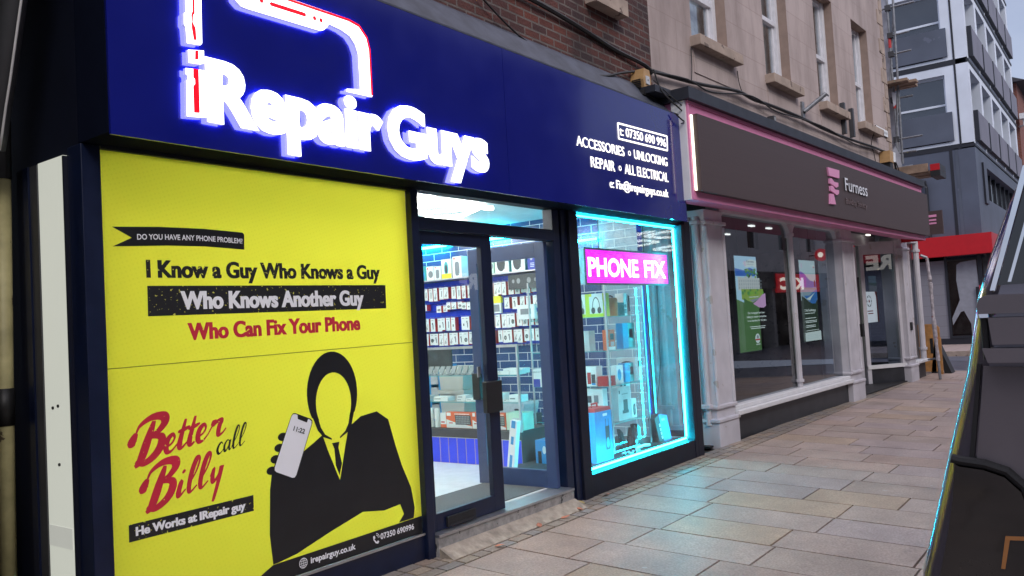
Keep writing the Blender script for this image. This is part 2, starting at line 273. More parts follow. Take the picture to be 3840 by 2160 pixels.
# ------------------------------------------------------------------ mesh helpers
col = scene.collection
class MB:
    def __init__(s): s.v = []; s.f = []; s.m = []; s.mats = []
    def mi(s, m):
        if m not in s.mats: s.mats.append(m)
        return s.mats.index(m)
    def face(s, pts, m):
        b = len(s.v); s.v += [tuple(p) for p in pts]; s.f.append(tuple(range(b, b+len(pts)))); s.m.append(s.mi(m)); return s
    def mesh(s, vs, fs, m):
        b = len(s.v); s.v += [tuple(p) for p in vs]; k = s.mi(m)
        for f in fs: s.f.append(tuple(b+i for i in f)); s.m.append(k)
        return s
    def box(s, x0, x1, y0, y1, z0, z1, m, mf=None):
        # mf: optional {'x0','x1','y0','y1','z0','z1': material} per face
        if x0 > x1: x0, x1 = x1, x0
        if y0 > y1: y0, y1 = y1, y0
        if z0 > z1: z0, z1 = z1, z0
        P = [(x0,y0,z0),(x1,y0,z0),(x1,y1,z0),(x0,y1,z0),(x0,y0,z1),(x1,y0,z1),(x1,y1,z1),(x0,y1,z1)]
        F = {'z0': (0,3,2,1), 'z1': (4,5,6,7), 'y0': (0,1,5,4), 'x1': (1,2,6,5), 'y1': (2,3,7,6), 'x0': (3,0,4,7)}
        b = len(s.v); s.v += P
        for k, f in F.items(): s.f.append(tuple(b+i for i in f)); s.m.append(s.mi((mf or {}).get(k, m)))
        return s
    def prism(s, poly, a0, a1, m, axis='y', mside=None, mback=None):
        # poly in (x,z) extruded along y, or (y,z) along x, or (x,y) along z
        def P(p, a): return {'y': (p[0], a, p[1]), 'x': (a, p[0], p[1]), 'z': (p[0], p[1], a)}[axis]
        n = len(poly); area = sum(poly[i][0]*poly[(i+1) % n][1]-poly[(i+1) % n][0]*poly[i][1] for i in range(n))
        if area < 0: poly = poly[::-1]
        if axis in 'y':
            lo, hi = (a0, a1) if a0 < a1 else (a1, a0)
        else:
            lo, hi = (a1, a0) if a0 < a1 else (a0, a1)
        A = [P(p, lo) for p in poly]; B = [P(p, hi) for p in poly]
        s.face(A, m)
        if hi != lo:
            s.face(B[::-1], mback or m)
            for i in range(n):
                j = (i+1) % n; s.face([A[j], A[i], B[i], B[j]], mside or m)
        return s
    def tube(s, pts, r, m, seg=8, caps=True):
        pts = [Vector(p) for p in pts]; rings = []; rr = r if isinstance(r, (list, tuple)) else [r]*len(pts)
        up = Vector((0, 0, 1))
        for i, p in enumerate(pts):
            d = (pts[min(i+1, len(pts)-1)]-pts[max(i-1, 0)]).normalized()
            a = d.cross(up)
            if a.length < .05: a = d.cross(Vector((1, 0, 0)))
            a.normalize(); b = d.cross(a).normalized()
            rings.append([p+(a*math.cos(2*math.pi*k/seg)+b*math.sin(2*math.pi*k/seg))*rr[i] for k in range(seg)])
        vs = [q for g in rings for q in g]; fs = []
        for i in range(len(rings)-1):
            for k in range(seg):
                fs.append((i*seg+k, i*seg+(k+1) % seg, (i+1)*seg+(k+1) % seg, (i+1)*seg+k))
        if caps: fs.append(tuple(range(seg))[::-1]); fs.append(tuple((len(rings)-1)*seg+k for k in range(seg)))
        return s.mesh(vs, fs, m)
    def ellipse(s, cx, cz, rx, rz, y, m, axis='y', n=24, a0=0):
        pts = [(cx+rx*math.cos(a0+2*math.pi*i/n), cz+rz*math.sin(a0+2*math.pi*i/n)) for i in range(n)]
        return s.prism(pts, y, y, m, axis)
    def text(s, body, x0, z0, w, cap, y, m, depth=0, off=0., shear=0., ang=0., mside=None, yback=None, fn=None, mback=None, fat=0):
        if fat:                                      # bolder strokes: three slightly shifted copies a hair apart
            for i_ in (-1, 0, 1): s.text(body, x0+fat+i_*fat, z0, w-2*fat, cap, y-.00025*(i_+1), m, depth, off, shear, ang, mside, yback, fn, mback)
            return s
        me = text_mesh(body, off, 0)
        xs = [v[0] for v in me[0]]; mn, mxx = min(xs), max(xs); kx = w/(mxx-mn); kz = cap/CAPH(off)
        ca, sa = math.cos(ang), math.sin(ang)
        def T(p, yy):
            a = (p[0]-mn)*kx; b = p[1]*kz; a += shear*b
            q = (x0+a*ca-b*sa, yy, z0+a*sa+b*ca)
            return fn(q) if fn else q
        fr = [T(v, y) for v in me[0]]
        s.mesh(fr, me[1], m)
        if depth:
            bk = [T(v, y+depth) for v in me[0]]
            s.mesh(bk, [f[::-1] for f in me[1]], mback or mside or m)
            ec = {}
            for f in me[1]:
                for i in range(len(f)):
                    a, b = f[i], f[(i+1) % len(f)]; ec[(a, b)] = 1
            # weld by position so that only true outline edges get walls
            key = {}
            idx = [key.setdefault((round(v[0], 5), round(v[1], 5)), i) for i, v in enumerate(me[0])]
            e2 = {}
            for (a, b) in ec: e2[(idx[a], idx[b])] = 1
            vs = []; fs = []
            for (a, b) in e2:
                if (b, a) not in e2:
                    k = len(vs); vs += [fr[a], bk[a], bk[b], fr[b]]; fs.append((k, k+1, k+2, k+3))
            s.mesh(vs, fs, mside or m)
        return s
    def obj(s, name, parent=None, smooth=False, bevel=0, loc=None, rotz=None):
        me = bpy.data.meshes.new(name); me.from_pydata(s.v, [], s.f)
        for m in s.mats: me.materials.append(m)
        me.polygons.foreach_set('material_index', s.m)
        if smooth: me.polygons.foreach_set('use_smooth', [True]*len(me.polygons))
        me.update(); o = bpy.data.objects.new(name, me); col.objects.link(o)
        if parent: o.parent = parent
        if loc: o.location = loc
        if rotz: o.rotation_euler = (0, 0, rotz)
        if bevel:
            b = o.modifiers.new('bevel', 'BEVEL'); b.width = bevel; b.segments = 2; b.limit_method = 'ANGLE'; b.angle_limit = R(40)
        return o
_tm = {}
def text_mesh(body, off, sp):
    k = (body, off)
    if k in _tm: return _tm[k]
    c = bpy.data.curves.new('lettering', 'FONT'); c.body = body; c.size = 1; c.offset = off; c.resolution_u = 4; c.fill_mode = 'FRONT'
    o = bpy.data.objects.new('lettering', c); col.objects.link(o)
    dg = bpy.context.evaluated_depsgraph_get(); me = bpy.data.meshes.new_from_object(o.evaluated_get(dg))
    r = ([tuple(v.co) for v in me.vertices], [tuple(p.vertices) for p in me.polygons])
    # all faces front-facing (+z)
    def area(f): return sum(r[0][f[i]][0]*r[0][f[(i+1) % len(f)]][1]-r[0][f[(i+1) % len(f)]][0]*r[0][f[i]][1] for i in range(len(f)))
    r = (r[0], [f if area(f) > 0 else f[::-1] for f in r[1]])
    bpy.data.objects.remove(o); bpy.data.curves.remove(c); bpy.data.meshes.remove(me); _tm[k] = r
    return r
def CAPH(off): return max(v[1] for v in text_mesh('H', off, 0)[0])
def tag(o, label, cat, group=None, kind=None):
    o['label'] = label; o['category'] = cat
    if group: o['group'] = group
    if kind: o['kind'] = kind
    return o
def thing(name, label, cat, loc=(0, 0, 0), rotz=0, group=None):
    o = bpy.data.objects.new(name, None); o.empty_display_size = .1; col.objects.link(o); o.location = loc; o.rotation_euler = (0, 0, rotz)
    return tag(o, label, cat, group)
def struct(o): o['kind'] = 'structure'; return o
ORD = 'first second third fourth fifth sixth seventh eighth ninth tenth eleventh twelfth thirteenth fourteenth fifteenth sixteenth seventeenth eighteenth nineteenth twentieth twenty-first twenty-second twenty-third twenty-fourth twenty-fifth twenty-sixth twenty-seventh twenty-eighth twenty-ninth thirtieth'.split()
def wall(b, u0, u1, z0, z1, v, openings, m, reveal=.2, mr=None):
    """front wall in plane y=v with rectangular openings (u0,u1,z0,z1) and their reveals"""
    us = sorted({u0, u1, *[o[0] for o in openings], *[o[1] for o in openings]})
    for a, c in zip(us, us[1:]):
        mid = (a+c)/2; ops = sorted([o for o in openings if o[0] < mid < o[1]], key=lambda o: o[2]); z = z0
        for o in ops:
            if o[2] > z: b.face([(a, v, z), (c, v, z), (c, v, o[2]), (a, v, o[2])], m)
            z = o[3]
        if z < z1: b.face([(a, v, z), (c, v, z), (c, v, z1), (a, v, z1)], m)
    mr = mr or m
    for (a, c, d, e) in openings:
        w = v+reveal
        b.face([(a, v, d), (a, v, e), (a, w, e), (a, w, d)], mr); b.face([(c, v, d), (c, w, d), (c, w, e), (c, v, e)], mr)
        b.face([(a, v, e), (c, v, e), (c, w, e), (a, w, e)], mr); b.face([(a, v, d), (a, w, d), (c, w, d), (c, v, d)], mr)
    return b

# ------------------------------------------------------------------ ground
SL = .035
g = MB()
for (x0, x1) in ((-60, 20.7),):
    g.face([(x0, 0, -.032), (x0, -9, -9*SL-.032), (x1, -9, -9*SL-.032), (x1, 0, -.032)], M_ground)
    g.face([(x0, 40, -.032), (x0, 0, -.032), (x1, 0, -.032), (x1, 40, -.032)], M_ground)
g.face([(-60, -9, -9*SL-.032), (-60, -90, -9*SL-.032), (20.7, -90, -9*SL-.032), (20.7, -9, -9*SL-.032)], M_ground)
struct(g.obj('ground'))
r = MB()
r.face([(20.7, 60, -.06), (20.7, 0, -.06), (26.7, 0, -.06), (26.7, 60, -.06)], M_asphalt)
r.face([(20.7, 0, -.06), (20.7, -9, -9*SL-.06), (26.7, -9, -9*SL-.06), (26.7, 0, -.06)], M_asphalt)
r.face([(20.7, -9, -9*SL-.06), (20.7, -90, -9*SL-.06), (26.7, -90, -9*SL-.06), (26.7, -9, -9*SL-.06)], M_asphalt)
r.face([(26.7, -1.5, -.075), (26.7, -90, -.375), (220, -90, -.375), (220, -1.5, -.075)], M_asphalt)
struct(r.obj('road'))
def tile_mesh(name, rows, mat, z_of, tones):
    vs = []; fs = []; tn = []
    for (x0, x1, y0, y1) in rows:
        b = len(vs); dz = random.uniform(-.0015, .0015); t = random.choice(tones); k = random.uniform(.92, 1.07)
        vs += [(x0, y0, z_of(y0)+dz), (x1, y0, z_of(y0)+dz), (x1, y1, z_of(y1)+dz), (x0, y1, z_of(y1)+dz)]
        vs += [(x0-.002, y0-.002, z_of(y0)-.035), (x1+.002, y0-.002, z_of(y0)-.035), (x1+.002, y1+.002, z_of(y1)-.035), (x0-.002, y1+.002, z_of(y1)-.035)]
        F = [(b, b+1, b+2, b+3)]+[(b+i, b+4+i, b+4+(i+1) % 4, b+(i+1) % 4) for i in range(4)]
        fs += F; tn += [tuple(c*k for c in t)+(1,)]*(4*5)
    me = bpy.data.meshes.new(name); me.from_pydata(vs, [], fs); me.materials.append(mat)
    ca = me.color_attributes.new('tone', 'FLOAT_COLOR', 'CORNER'); ca.data.foreach_set('color', [c for t in tn for c in t])
    me.update(); o = bpy.data.objects.new(name, me); col.objects.link(o); return struct(o)
rows = []; x = 5.15-.482*24
k = 0
while x < 20.2:
    y = -.312; first = True
    while y > -9.0:
        L = random.uniform(.72, 1.08) if not first else random.uniform(.35, 1.0)
        y2 = max(y-L, -9.0); rows.append((x+.007, min(x+.475, 20.68), y2+.007, y-.007)); y = y2; first = False
    x += .482
T_slab = [(.40, .305, .255), (.385, .295, .25), (.37, .29, .262), (.41, .315, .26), (.38, .288, .24), (.395, .29, .235), (.415, .305, .22), (.36, .282, .255), (.38, .298, .252), (.385, .298, .245)]
tile_mesh('pavement', rows, M_slab, lambda y: SL*y, T_slab)
rows = []
for j in range(3):
    x = -4+random.random()*.2
    while x < 20.6:
        L = random.uniform(.12, .19)
        rows.append((x+.008+random.uniform(-.002, .002), x+L-.008, -.10*(j+1)-.004, -.10*j-.018+random.uniform(-.003, .003))); x += L
tile_mesh('sett_border', rows, M_sett, lambda y: SL*y+.002, [(.33, .275, .225), (.29, .25, .21), (.37, .30, .23), (.27, .24, .22), (.34, .26, .2)])
k = MB(); k.prism([(-9, -9*SL-.1), (-9, -9*SL-.004), (0, -.004), (40, -.004), (40, -.1), (0, -.1)], 20.70, 20.86, M_stone2, 'x'); struct(k.obj('kerb'))
k = MB(); k.box(26.7, 26.86, -1.5, 40, -.09, .085, M_stone2); struct(k.obj('kerb'))
k = MB(); k.box(26.86, 60, -1.5, 40, -.09, .08, bricks('far_paving', (.34, .27, .24), (.31, .25, .23), (.2, .16, .14), .6, .45, .01, 'XY', .6, .1)); struct(k.obj('far_pavement'))

# ------------------------------------------------------------------ brick building holding the phone shop
bb = thing('brick_building', 'old soot-stained brick building above the blue shop sign, its lit shop room behind the glass', 'building', (5, 1, 0))
def part(b, name, parent, **k):
    """link a mesh given in world coordinates under its thing"""
    o = b.obj(name, parent, **k)
    M = Matrix.Identity(4); q = parent
    while q: M = Matrix.LocRotScale(q.location, q.rotation_euler, None) @ M; q = q.parent
    inv = M.inverted()
    o.data.transform(inv); return o
b = MB(); wall(b, -1.0, 8.16, 3.60, 9.0, .05, [(6.92, 7.36, 4.78, 6.6), (3.2, 4.3, 4.78, 6.6)], M_brick, .2, M_brick)
b.box(-1, 8.16, .35, 6, 8.2, 9, M_brick); b.face([(8.16, .05, 3.6), (8.16, 6, 3.6), (8.16, 6, 9), (8.16, .05, 9)], M_brick)
part(b, 'upper_wall', bb)
for (u0, u1) in ((6.88, 7.44), (3.15, 4.35)):
    b = MB(); b.box(u0-.05, u1+.02, -.08, .2, 4.62, 4.78, M_stone2); part(b, 'window_sill', bb)
for (u0, u1) in ((6.92, 7.36), (3.2, 4.3)):
    b = MB(); b.box(u0, u0+.06, .2, .25, 4.78, 6.6, M_sash); b.box(u1-.06, u1, .2, .25, 4.78, 6.6, M_sash); b.box(u0+.06, u1-.06, .2, .25, 4.78, 4.86, M_sash); b.box(u0+.06, u1-.06, .2, .25, 5.6, 5.66, M_sash)
    w = part(b, 'window', bb)
    b = MB(); b.face([(u0, .23, 4.78), (u1, .23, 4.78), (u1, .23, 6.6), (u0, .23, 6.6)], M_glassup); b.face([(u0, .5, 4.78), (u1, .5, 4.78), (u1, .5, 6.6), (u0, .5, 6.6)], M_curt)
    part(b, 'pane', w)
b = MB(); b.prism([(-.27, 3.665), (-.20, 3.71), (.0, 3.98), (.045, 4.02), (.045, 3.66), (-.27, 3.655)], 1.9, 8.03, M_lead, 'x'); part(b, 'lead_flashing', bb)
# shop room
b = MB(); b.box(1.95, 8.9, .12, 5.2, .02, .15, M_floor); part(b, 'floor', bb)
b = MB(); b.box(1.95, 8.9, .12, 5.2, 2.86, 3.0, M_ceil); part(b, 'ceiling', bb)
b = MB(); b.box(8.50, 8.62, 1.06, 5.0, .15, 2.86, M_tile); part(b, 'tiled_wall', bb)
b = MB(); b.box(8.505, 8.62, .55, 1.06, .0, 2.86, M_tile2, {'y0': M_cdblue}); part(b, 'pale_tiled_wall', bb)['label'] = 'pale grey tiled stretch of wall behind the display cabinet'
b = MB(); b.box(1.95, 8.5, 5.0, 5.12, .15, 2.86, M_wallw); part(b, 'back_wall', bb)
b = MB(); b.box(1.93, 2.0, .62, 5.0, .0, 2.86, M_wallw, {'x0': M_navy2}); b.box(1.93, 1.99, .0, .62, 2.5, 3.66, M_navy2); b.box(1.93, 2.0, .62, 5, 2.86, 9, M_navy2); part(b, 'side_wall', bb)
# ------------------------------------------------------------------ slat wall with hooks and hanging stock
sw = thing('slat_wall', 'blue slatted display wall of metal hooks behind the glass counter', 'display wall', (8.49, 2.8, 1.3))
b = MB(); b.box(8.46, 8.495, 1.55, 4.3, 1.30, 2.20, M_slat); part(b, 'panel', sw)
ROWS = [('top', 2.115, .17, 0), ('second', 1.91, .15, 1), ('third', 1.705, .175, 2), ('bottom', 1.50, .165, 3)]
pk_n = 0
def pic(b, kind, xf, y0, y1, z0, z1):
    """the printed picture on the front (facing -x) of a packet"""
    c = (y0+y1)/2; h = z1-z0; w = y1-y0
    def q(pts, m): b.face([(xf, c+p[0]*w*-1, z0+p[1]*h) for p in pts], m)
    if kind == 0: q([(-.30, .2), (.22, .62), (.26, .58), (-.24, .14)], M_pic); q([(-.1, .15), (.1, .35), (.16, .28), (-.02, .1)], M_pic)
    elif kind == 1: q([(-.12, .3), (.12, .3), (.12, .48), (-.12, .48)], M_pic)
    elif kind == 2: q([(-.06, .15), (.12, .2), (.14, .5), (.02, .62), (-.14, .5)], M_picg); q([(-.2, .52), (.05, .6), (.02, .7), (-.2, .66)], M_pic)
    elif kind == 3: q([(-.05, .2), (.15, .25), (.2, .7), (.02, .72)], M_picg)
    elif kind == 4: q([(.3*math.cos(t*.6), .4+.17*math.sin(t*.6)) for t in range(11)], M_pic); q([(.2*math.cos(t*.6), .4+.10*math.sin(t*.6)) for t in range(11)][::1], M_card)
    q([(-.35, .84), (.15, .84), (.15, .88), (-.35, .88)], M_picg)
PN = ['dark cable', 'small square charger', 'car holder', 'grey power bank', 'ring stand']
for (rn, zt, hh, ri) in ROWS:
    y = 4.0; k = 0
    while y > 1.62:
        w = random.uniform(.066, .085)
        if (ri == 1 and 3.62 < y < 4.1 and random.random() < .75) or (ri == 1 and 2.42 < y < 2.68) or (ri == 2 and 3.18 < y < 3.30):
            y -= w+.01; continue
        h = hh*random.uniform(.9, 1.03); dz = 0; rot = 0
        if ri == 1 and y > 2.7: h *= .62; dz = random.uniform(-.04, 0)
        xf = 8.36+random.uniform(-.02, .02); kd = random.choice([0, 0, 1, 2, 3, 4]) if ri else random.choice([0, 3, 3, 0])
        redw = random.random() < .42
        b = MB(); d = random.uniform(.05, .09)
        b.box(xf, min(xf+d, 8.44), y-w, y, zt-h+dz, zt+dz, M_card, {'y0': M_cardr, 'z0': M_cardr})
        pic(b, kd, xf-.0008, y-w, y, zt-h+dz, zt+dz)
        o = b.obj('card_packet'); pk_n += 1
        tag(o, f'white packet with {PN[kd]} picture, {ORD[k]} from left in {rn} hanging row', 'packet', 'packets hanging on the slat wall')
        o.rotation_euler = (0, 0, 0)
        hk = MB(); hk.tube([(8.46, y-w/2, zt+dz+.012), (8.33, y-w/2, zt+dz+.012), (8.322, y-w/2, zt+dz+.022)], .0022, M_alu, 5); part(hk, 'hook', sw)
        y -= w+random.uniform(.003, .008); k += 1
        if redw:
            y -= random.uniform(.018, .03)
b = MB(); b.box(8.34, 8.37, 2.46, 2.60, 1.72, 1.86, M_card); b.prism([(2.45, 1.85), (2.61, 1.85), (2.61, 1.92), (2.58, 1.94), (2.48, 1.94), (2.45, 1.92)], 8.335, 8.375, M_cardy, 'x')
b.face([(8.338, 2.58, 1.74), (8.338, 2.48, 1.74), (8.338, 2.48, 1.83), (8.338, 2.58, 1.83)], M_picg); b.obj('earphone_packet')
tag(bpy.data.objects['earphone_packet'], 'yellow topped packet of white earphones hanging among white packets', 'packet')
b = MB(); b.box(8.28, 8.33, 1.90, 2.16, 1.62, 1.80, M_card); b.face([(8.278, 2.11, 1.68), (8.278, 1.95, 1.68), (8.278, 1.95, 1.75), (8.278, 2.11, 1.75)], M_picg)
tag(b.obj('keyboard_box'), 'wide white box with grey screen window leaning before the slat wall', 'box')
b = MB(); b.box(8.26, 8.33, 1.74, 2.26, 2.00, 2.18, M_dgrey)
for i, (yy, rr) in enumerate(((2.18, .02), (2.10, .028), (1.94, .03), (1.84, .02))): b.ellipse(yy, 2.10, rr, rr*1.2, 8.2585, M_mgrey, 'x', 14)
tag(b.obj('speaker_box'), 'long dark box with grey pictures under the top shelf', 'box')
# top shelf
b = MB(); b.box(8.22, 8.495, 1.6, 4.3, 2.205, 2.222, M_alu); tag(b.obj('shelf'), 'long top shelf of boxed gadgets above the slat wall', 'shelf')
TS = [(3.76, 3.67, .20, M_teal, 'teal blister pack standing at left end of the top shelf', 1),
      (3.655, 3.525, .19, M_card, 'white box with a round fan picture on the top shelf', 2),
      (3.515, 3.395, .18, M_card, 'small white box with grey oval picture on the top shelf', 3),
      (3.38, 3.21, .26, M_card, 'clear and yellow headphone case pack on the top shelf', 4),
      (3.18, 3.03, .28, M_card, 'tall white box with a grey pill picture on the top shelf', 3),
      (2.88, 2.76, .29, M_card, 'white box with a grey cup picture beside the door stile on the top shelf', 2),
      (2.60, 2.49, .23, M_cardg, 'pale green box on the top shelf seen past the open door', 2),
      (2.47, 2.25, .24, M_card, 'white box with dark oval bag picture on the top shelf', 5),
      (2.21, 2.00, .24, M_card, 'white box with dark handled bag picture on the top shelf', 5),
      (1.96, 1.84, .23, M_cdblue, 'deep blue box with white lettering lines on the top shelf', 6)]
for (y0, y1, h, m, lab, pk) in TS:
    b = MB(); b.box(8.28, 8.42, y1, y0, 2.223, 2.223+h, m, {'y0': M_teal if pk == 5 else m}); c = (y0+y1)/2; w = y0-y1; x = 8.279
    if pk == 1: b.ellipse(c, 2.30, w*.3, .06, x, M_cblue, 'x')
    if pk == 2: b.ellipse(c-.01, 2.223+h*.42, w*.33, w*.36, x, M_picg, 'x'); b.box(x-.001, x, c+w*.25, c+w*.4, 2.223+h*.78, 2.223+h*.92, M_cardo)
    if pk == 3: b.prism([(c+math.copysign(w*.26, math.cos(t))*abs(math.cos(t))**.5, 2.223+h*.42+math.copysign(h*.33, math.sin(t))*abs(math.sin(t))**.5) for t in [i*.35 for i in range(18)]], x, x, M_picg, 'x'); b.box(x-.001, x, c+w*.2, c+w*.38, 2.223+h*.86, 2.223+h*.95, M_cardo)
    if pk == 4: b.box(8.277, 8.28, y1, y0, 2.224, 2.29, M_cardy); b.ellipse(c, 2.36, w*.22, .09, x-.001, M_teal, 'x'); b.ellipse(c, 2.35, w*.12, .06, x-.002, M_pic, 'x')
    if pk == 5: b.ellipse(c+.015, 2.223+h*.5, w*.3, h*.42, x, M_dgrey, 'x'); b.prism([(c-.05+.05*math.sin(t), 2.35+.08*math.cos(t)) for t in [i*.3 for i in range(11)]]+[(c-.05+.035*math.sin(t), 2.35+.065*math.cos(t)) for t in [i*.3 for i in range(10, -1, -1)]], x-.001, x-.001, M_dgrey, 'x')
    if pk == 6:
        for i in range(3): b.box(x-.001, x, y1+.02, y1+.08, 2.26+.02*i, 2.268+.02*i, M_card)
        b.ellipse(c, 2.37, .02, .03, x-.001, M_lgrey, 'x')
    tag(b.obj('gadget_box'), lab, 'box')
b = MB(); b.tube([(8.33, 1.77, 2.223), (8.33, 1.77, 2.27), (8.33, 1.77, 2.34), (8.33, 1.77, 2.41), (8.33, 1.77, 2.45)], [.03, .055, .062, .05, .02], M_lgrey, 14)
tag(b.obj('water_bottle', smooth=True), 'round silvery white bottle at right end of the top shelf', 'bottle')
# ------------------------------------------------------------------ glass counter
ct = thing('glass_counter', 'long glass shop counter with blue planked base and lit shelves', 'counter', (6.8, 2.6, .15))
b = MB(); b.box(6.56, 7.1, .92, 4.4, .15, .42, M_plank, {'y0': M_dgrey}); part(b, 'planked_base', ct)
b = MB(); b.box(6.555, 7.1, .92, 4.4, .42, .505, M_dgrey); b.box(6.548, 6.555, .92, 4.4, .416, .421, M_lgrey); part(b, 'base_band', ct)
for z in (.785, 1.06):
    b = MB(); b.box(6.60, 7.05, .95, 4.35, z-.006, z, M_glassc); part(b, 'glass_shelf', ct)
    b = MB(); b.box(6.594, 6.60, .95, 4.35, z-.006, z, M_teal); part(b, 'shelf_edge', ct)
b = MB(); b.face([(6.575, .93, .51), (6.575, 4.4, .51), (6.575, 4.4, 1.34), (6.575, .93, 1.34)], M_glassc); b.face([(7.1, .93, .51), (6.575, .93, .51), (6.575, .93, 1.34), (7.1, .93, 1.34)], M_glassc); part(b, 'glass_front', ct)
b = MB(); b.box(6.55, 7.12, .90, 4.42, 1.345, 1.353, M_glassc); part(b, 'glass_top', ct)
b = MB(); b.box(6.545, 6.57, .90, 4.42, 1.34, 1.365, M_alu); b.box(6.545, 6.57, .90, .92, .5, 1.34, M_alu); part(b, 'rail', ct)
b = MB(); b.box(7.04, 7.06, 2.2, 4.4, 1.1, 1.33, M_dgrey); part(b, 'dark_backboard', ct)
b = MB()
b.box(6.62, 6.80, .93+.0, 1.14, .508, .68, M_cardg)
b.face([(6.619, 1.06, .55), (6.619, .98, .55), (6.619, .98, .63), (6.619, 1.06, .63)], M_basket); tag(b.obj('keyboard_box'), 'pale green flat box at the right end of the counter bottom shelf', 'box')
for i, (y0, y1, lab) in enumerate(((1.945, 1.59, 'orange box with dark keyboard picture, left one of three in the counter'), (1.585, 1.375, 'orange keyboard box behind the door handle, middle one of three in the counter'), (1.37, 1.15, 'orange keyboard box beside the pale green box in the counter'))):
    b = MB(); b.box(6.62, 6.68, y1, y0, .508, .675, M_cardo); w = y0-y1; x = 6.6195
    b.prism([(y0, .51), (y0, .60), (y0-w*.3, .57), (y1+w*.0, .53), (y1, .51)], x, x, M_card, 'x')
    kb = [(y0-w*.36, .545), (y1+w*.04, .545), (y1+w*.05, .645), (y0-w*.34, .645)]; b.prism(kb, x-.001, x-.001, M_pic, 'x')
    for r_ in range(4):
        for c_ in range(9):
            yy = y0-w*.38-c_*w*.06; zz = .555+r_*.022; b.face([(x-.0016, yy, zz), (x-.0016, yy-w*.045, zz), (x-.0016, yy-w*.045, zz+.015), (x-.0016, yy, zz+.015)], M_mgrey)
    b.box(x-.001, x, y0-w*.18, y0-.02*w, .635, .67, M_card); b.box(x-.001, x, y1+w*.1, y0-w*.32, .652, .66, M_card); b.box(x-.001, x, y0-w*.25, y0-w*.1, .555, .566, M_cardr)
    tag(b.obj('keyboard_box'), lab, 'box')
b = MB(); b.box(6.62, 6.68, 1.95, 2.03, .508, .665, M_card, {'y0': M_cardo}); b.box(6.619, 6.62, 1.97, 2.02, .56, .575, M_cardr); b.box(6.619, 6.62, 1.95, 2.03, .508, .545, M_cardo); tag(b.obj('mouse_box'), 'white and red box between white tubes and orange keyboard box', 'box')
for i, yy in enumerate((2.19, 2.095)):
    b = MB(); b.tube([(6.65, yy, .508), (6.65, yy, .70), (6.65, yy, .712)], [.031, .031, .024], M_card, 16); tag(b.obj('white_tube', smooth=False), ['leftmost upright white tube on the counter bottom shelf', 'white upright tube next to the white and red box'][i], 'tube')
S2 = [(2.30, 2.235, .055, 'small white box at far left of the counter middle shelf'), (2.15, 1.95, .045, 'long flat white box on the counter middle shelf'), (1.82, 1.70, .03, 'lower white box of a pair on the counter middle shelf'), (1.69, 1.56, .03, 'low white box left of the door handle on the counter middle shelf'), (1.33, 1.205, .085, 'tall white cube box right of the door stile on the counter middle shelf'), (1.195, 1.13, .02, 'tiny flat white box at front of the counter middle shelf'), (1.12, .97, .07, 'white box with small prints on the counter middle shelf'), (1.55, 1.40, .06, 'white box hidden partly by the door handle on the counter middle shelf')]
for (y0, y1, h, lab) in S2:
    b = MB(); b.box(6.66, 6.78, y1, y0, .7855, .7855+h, M_card)
    b.box(6.659, 6.66, (y0+y1)/2, y0-.01, .79+h*.3, .79+h*.5, M_picg); tag(b.obj('small_box'), lab, 'box')
b = MB(); b.box(6.67, 6.77, 1.70, 1.82, .8162, .846, M_card); b.box(6.669, 6.67, 1.75, 1.81, .825, .834, M_picg); tag(b.obj('small_box'), 'upper white box of a pair on the counter middle shelf', 'box')
for i in range(10):
    yy = 2.30-i*.083
    b = MB(); b.prism([(6.66, 1.061), (6.74, 1.061), (6.74, 1.068), (6.70, 1.072), (6.735, 1.15), (6.728, 1.153), (6.685, 1.075), (6.66, 1.072)], yy-.03, yy+.03, M_mgrey, 'y')
    b.tube([(6.665, yy-.02, 1.073), (6.655, yy-.02, 1.085), (6.665, yy-.02, 1.09)], .003, M_lgrey, 6); b.tube([(6.665, yy+.02, 1.073), (6.655, yy+.02, 1.085), (6.665, yy+.02, 1.09)], .003, M_lgrey, 6)
    tag(b.obj('phone_stand'), f'grey folding phone stand, {ORD[i]} from left in the counter top shelf row', 'phone stand', 'phone stands in a row on the counter shelf')
for i, (y0, y1, h, x0) in enumerate(((1.34, 1.21, .032, 6.64), (1.20, 1.09, .034, 6.64), (1.08, .97, .045, 6.64), (1.30, 1.05, .05, 6.82))):
    b = MB(); b.box(x0, x0+.13, y1, y0, 1.061, 1.061+h, M_card); tag(b.obj('flat_box'), ['flat white box nearest the door stile on the counter top shelf', 'middle flat white box at the front of the counter top shelf', 'flat white box at right end of the counter top shelf', 'white box lying behind the other flat boxes on the counter top shelf'][i], 'box')
# storage behind the counter
for i, (z0, z1) in enumerate(((.15, .48), (.485, .80), (.805, 1.08))):
    b = MB(); b.prism([(2.64, z0), (3.0, z0), (3.02, z1-.05), (2.62, z1-.05)], 7.72, 8.1, M_beige, 'x'); b.box(7.70, 8.12, 2.605, 3.035, z1-.05, z1, M_beige)
    b.prism([(2.82+.05*math.cos(t*.5), z1-.085+.018*math.sin(t*.5)) for t in range(13)], 7.712, 7.712, M_dgrey, 'x')
    tag(b.obj('storage_box', bevel=.004), ['bottom beige lidded storage box of the stack behind the counter', 'middle beige lidded storage box of the stack behind the counter', 'top beige lidded storage box of the stack behind the counter'][i], 'storage box', 'stacked beige storage boxes')
b = MB(); b.box(7.75, 8.1, 1.75, 2.5, .15, .50, M_dgrey); b.box(7.735, 7.75, 1.76, 2.49, .17, .48, M_mgrey); tag(b.obj('low_cabinet', bevel=.004), 'low dark cabinet under the grey basket behind the counter', 'cabinet')
b = MB(); b.prism([(1.80, .50), (2.20, .50), (2.235, .625), (2.21, .65), (1.79, .65), (1.765, .625)], 7.78, 8.08, M_basket, 'x')
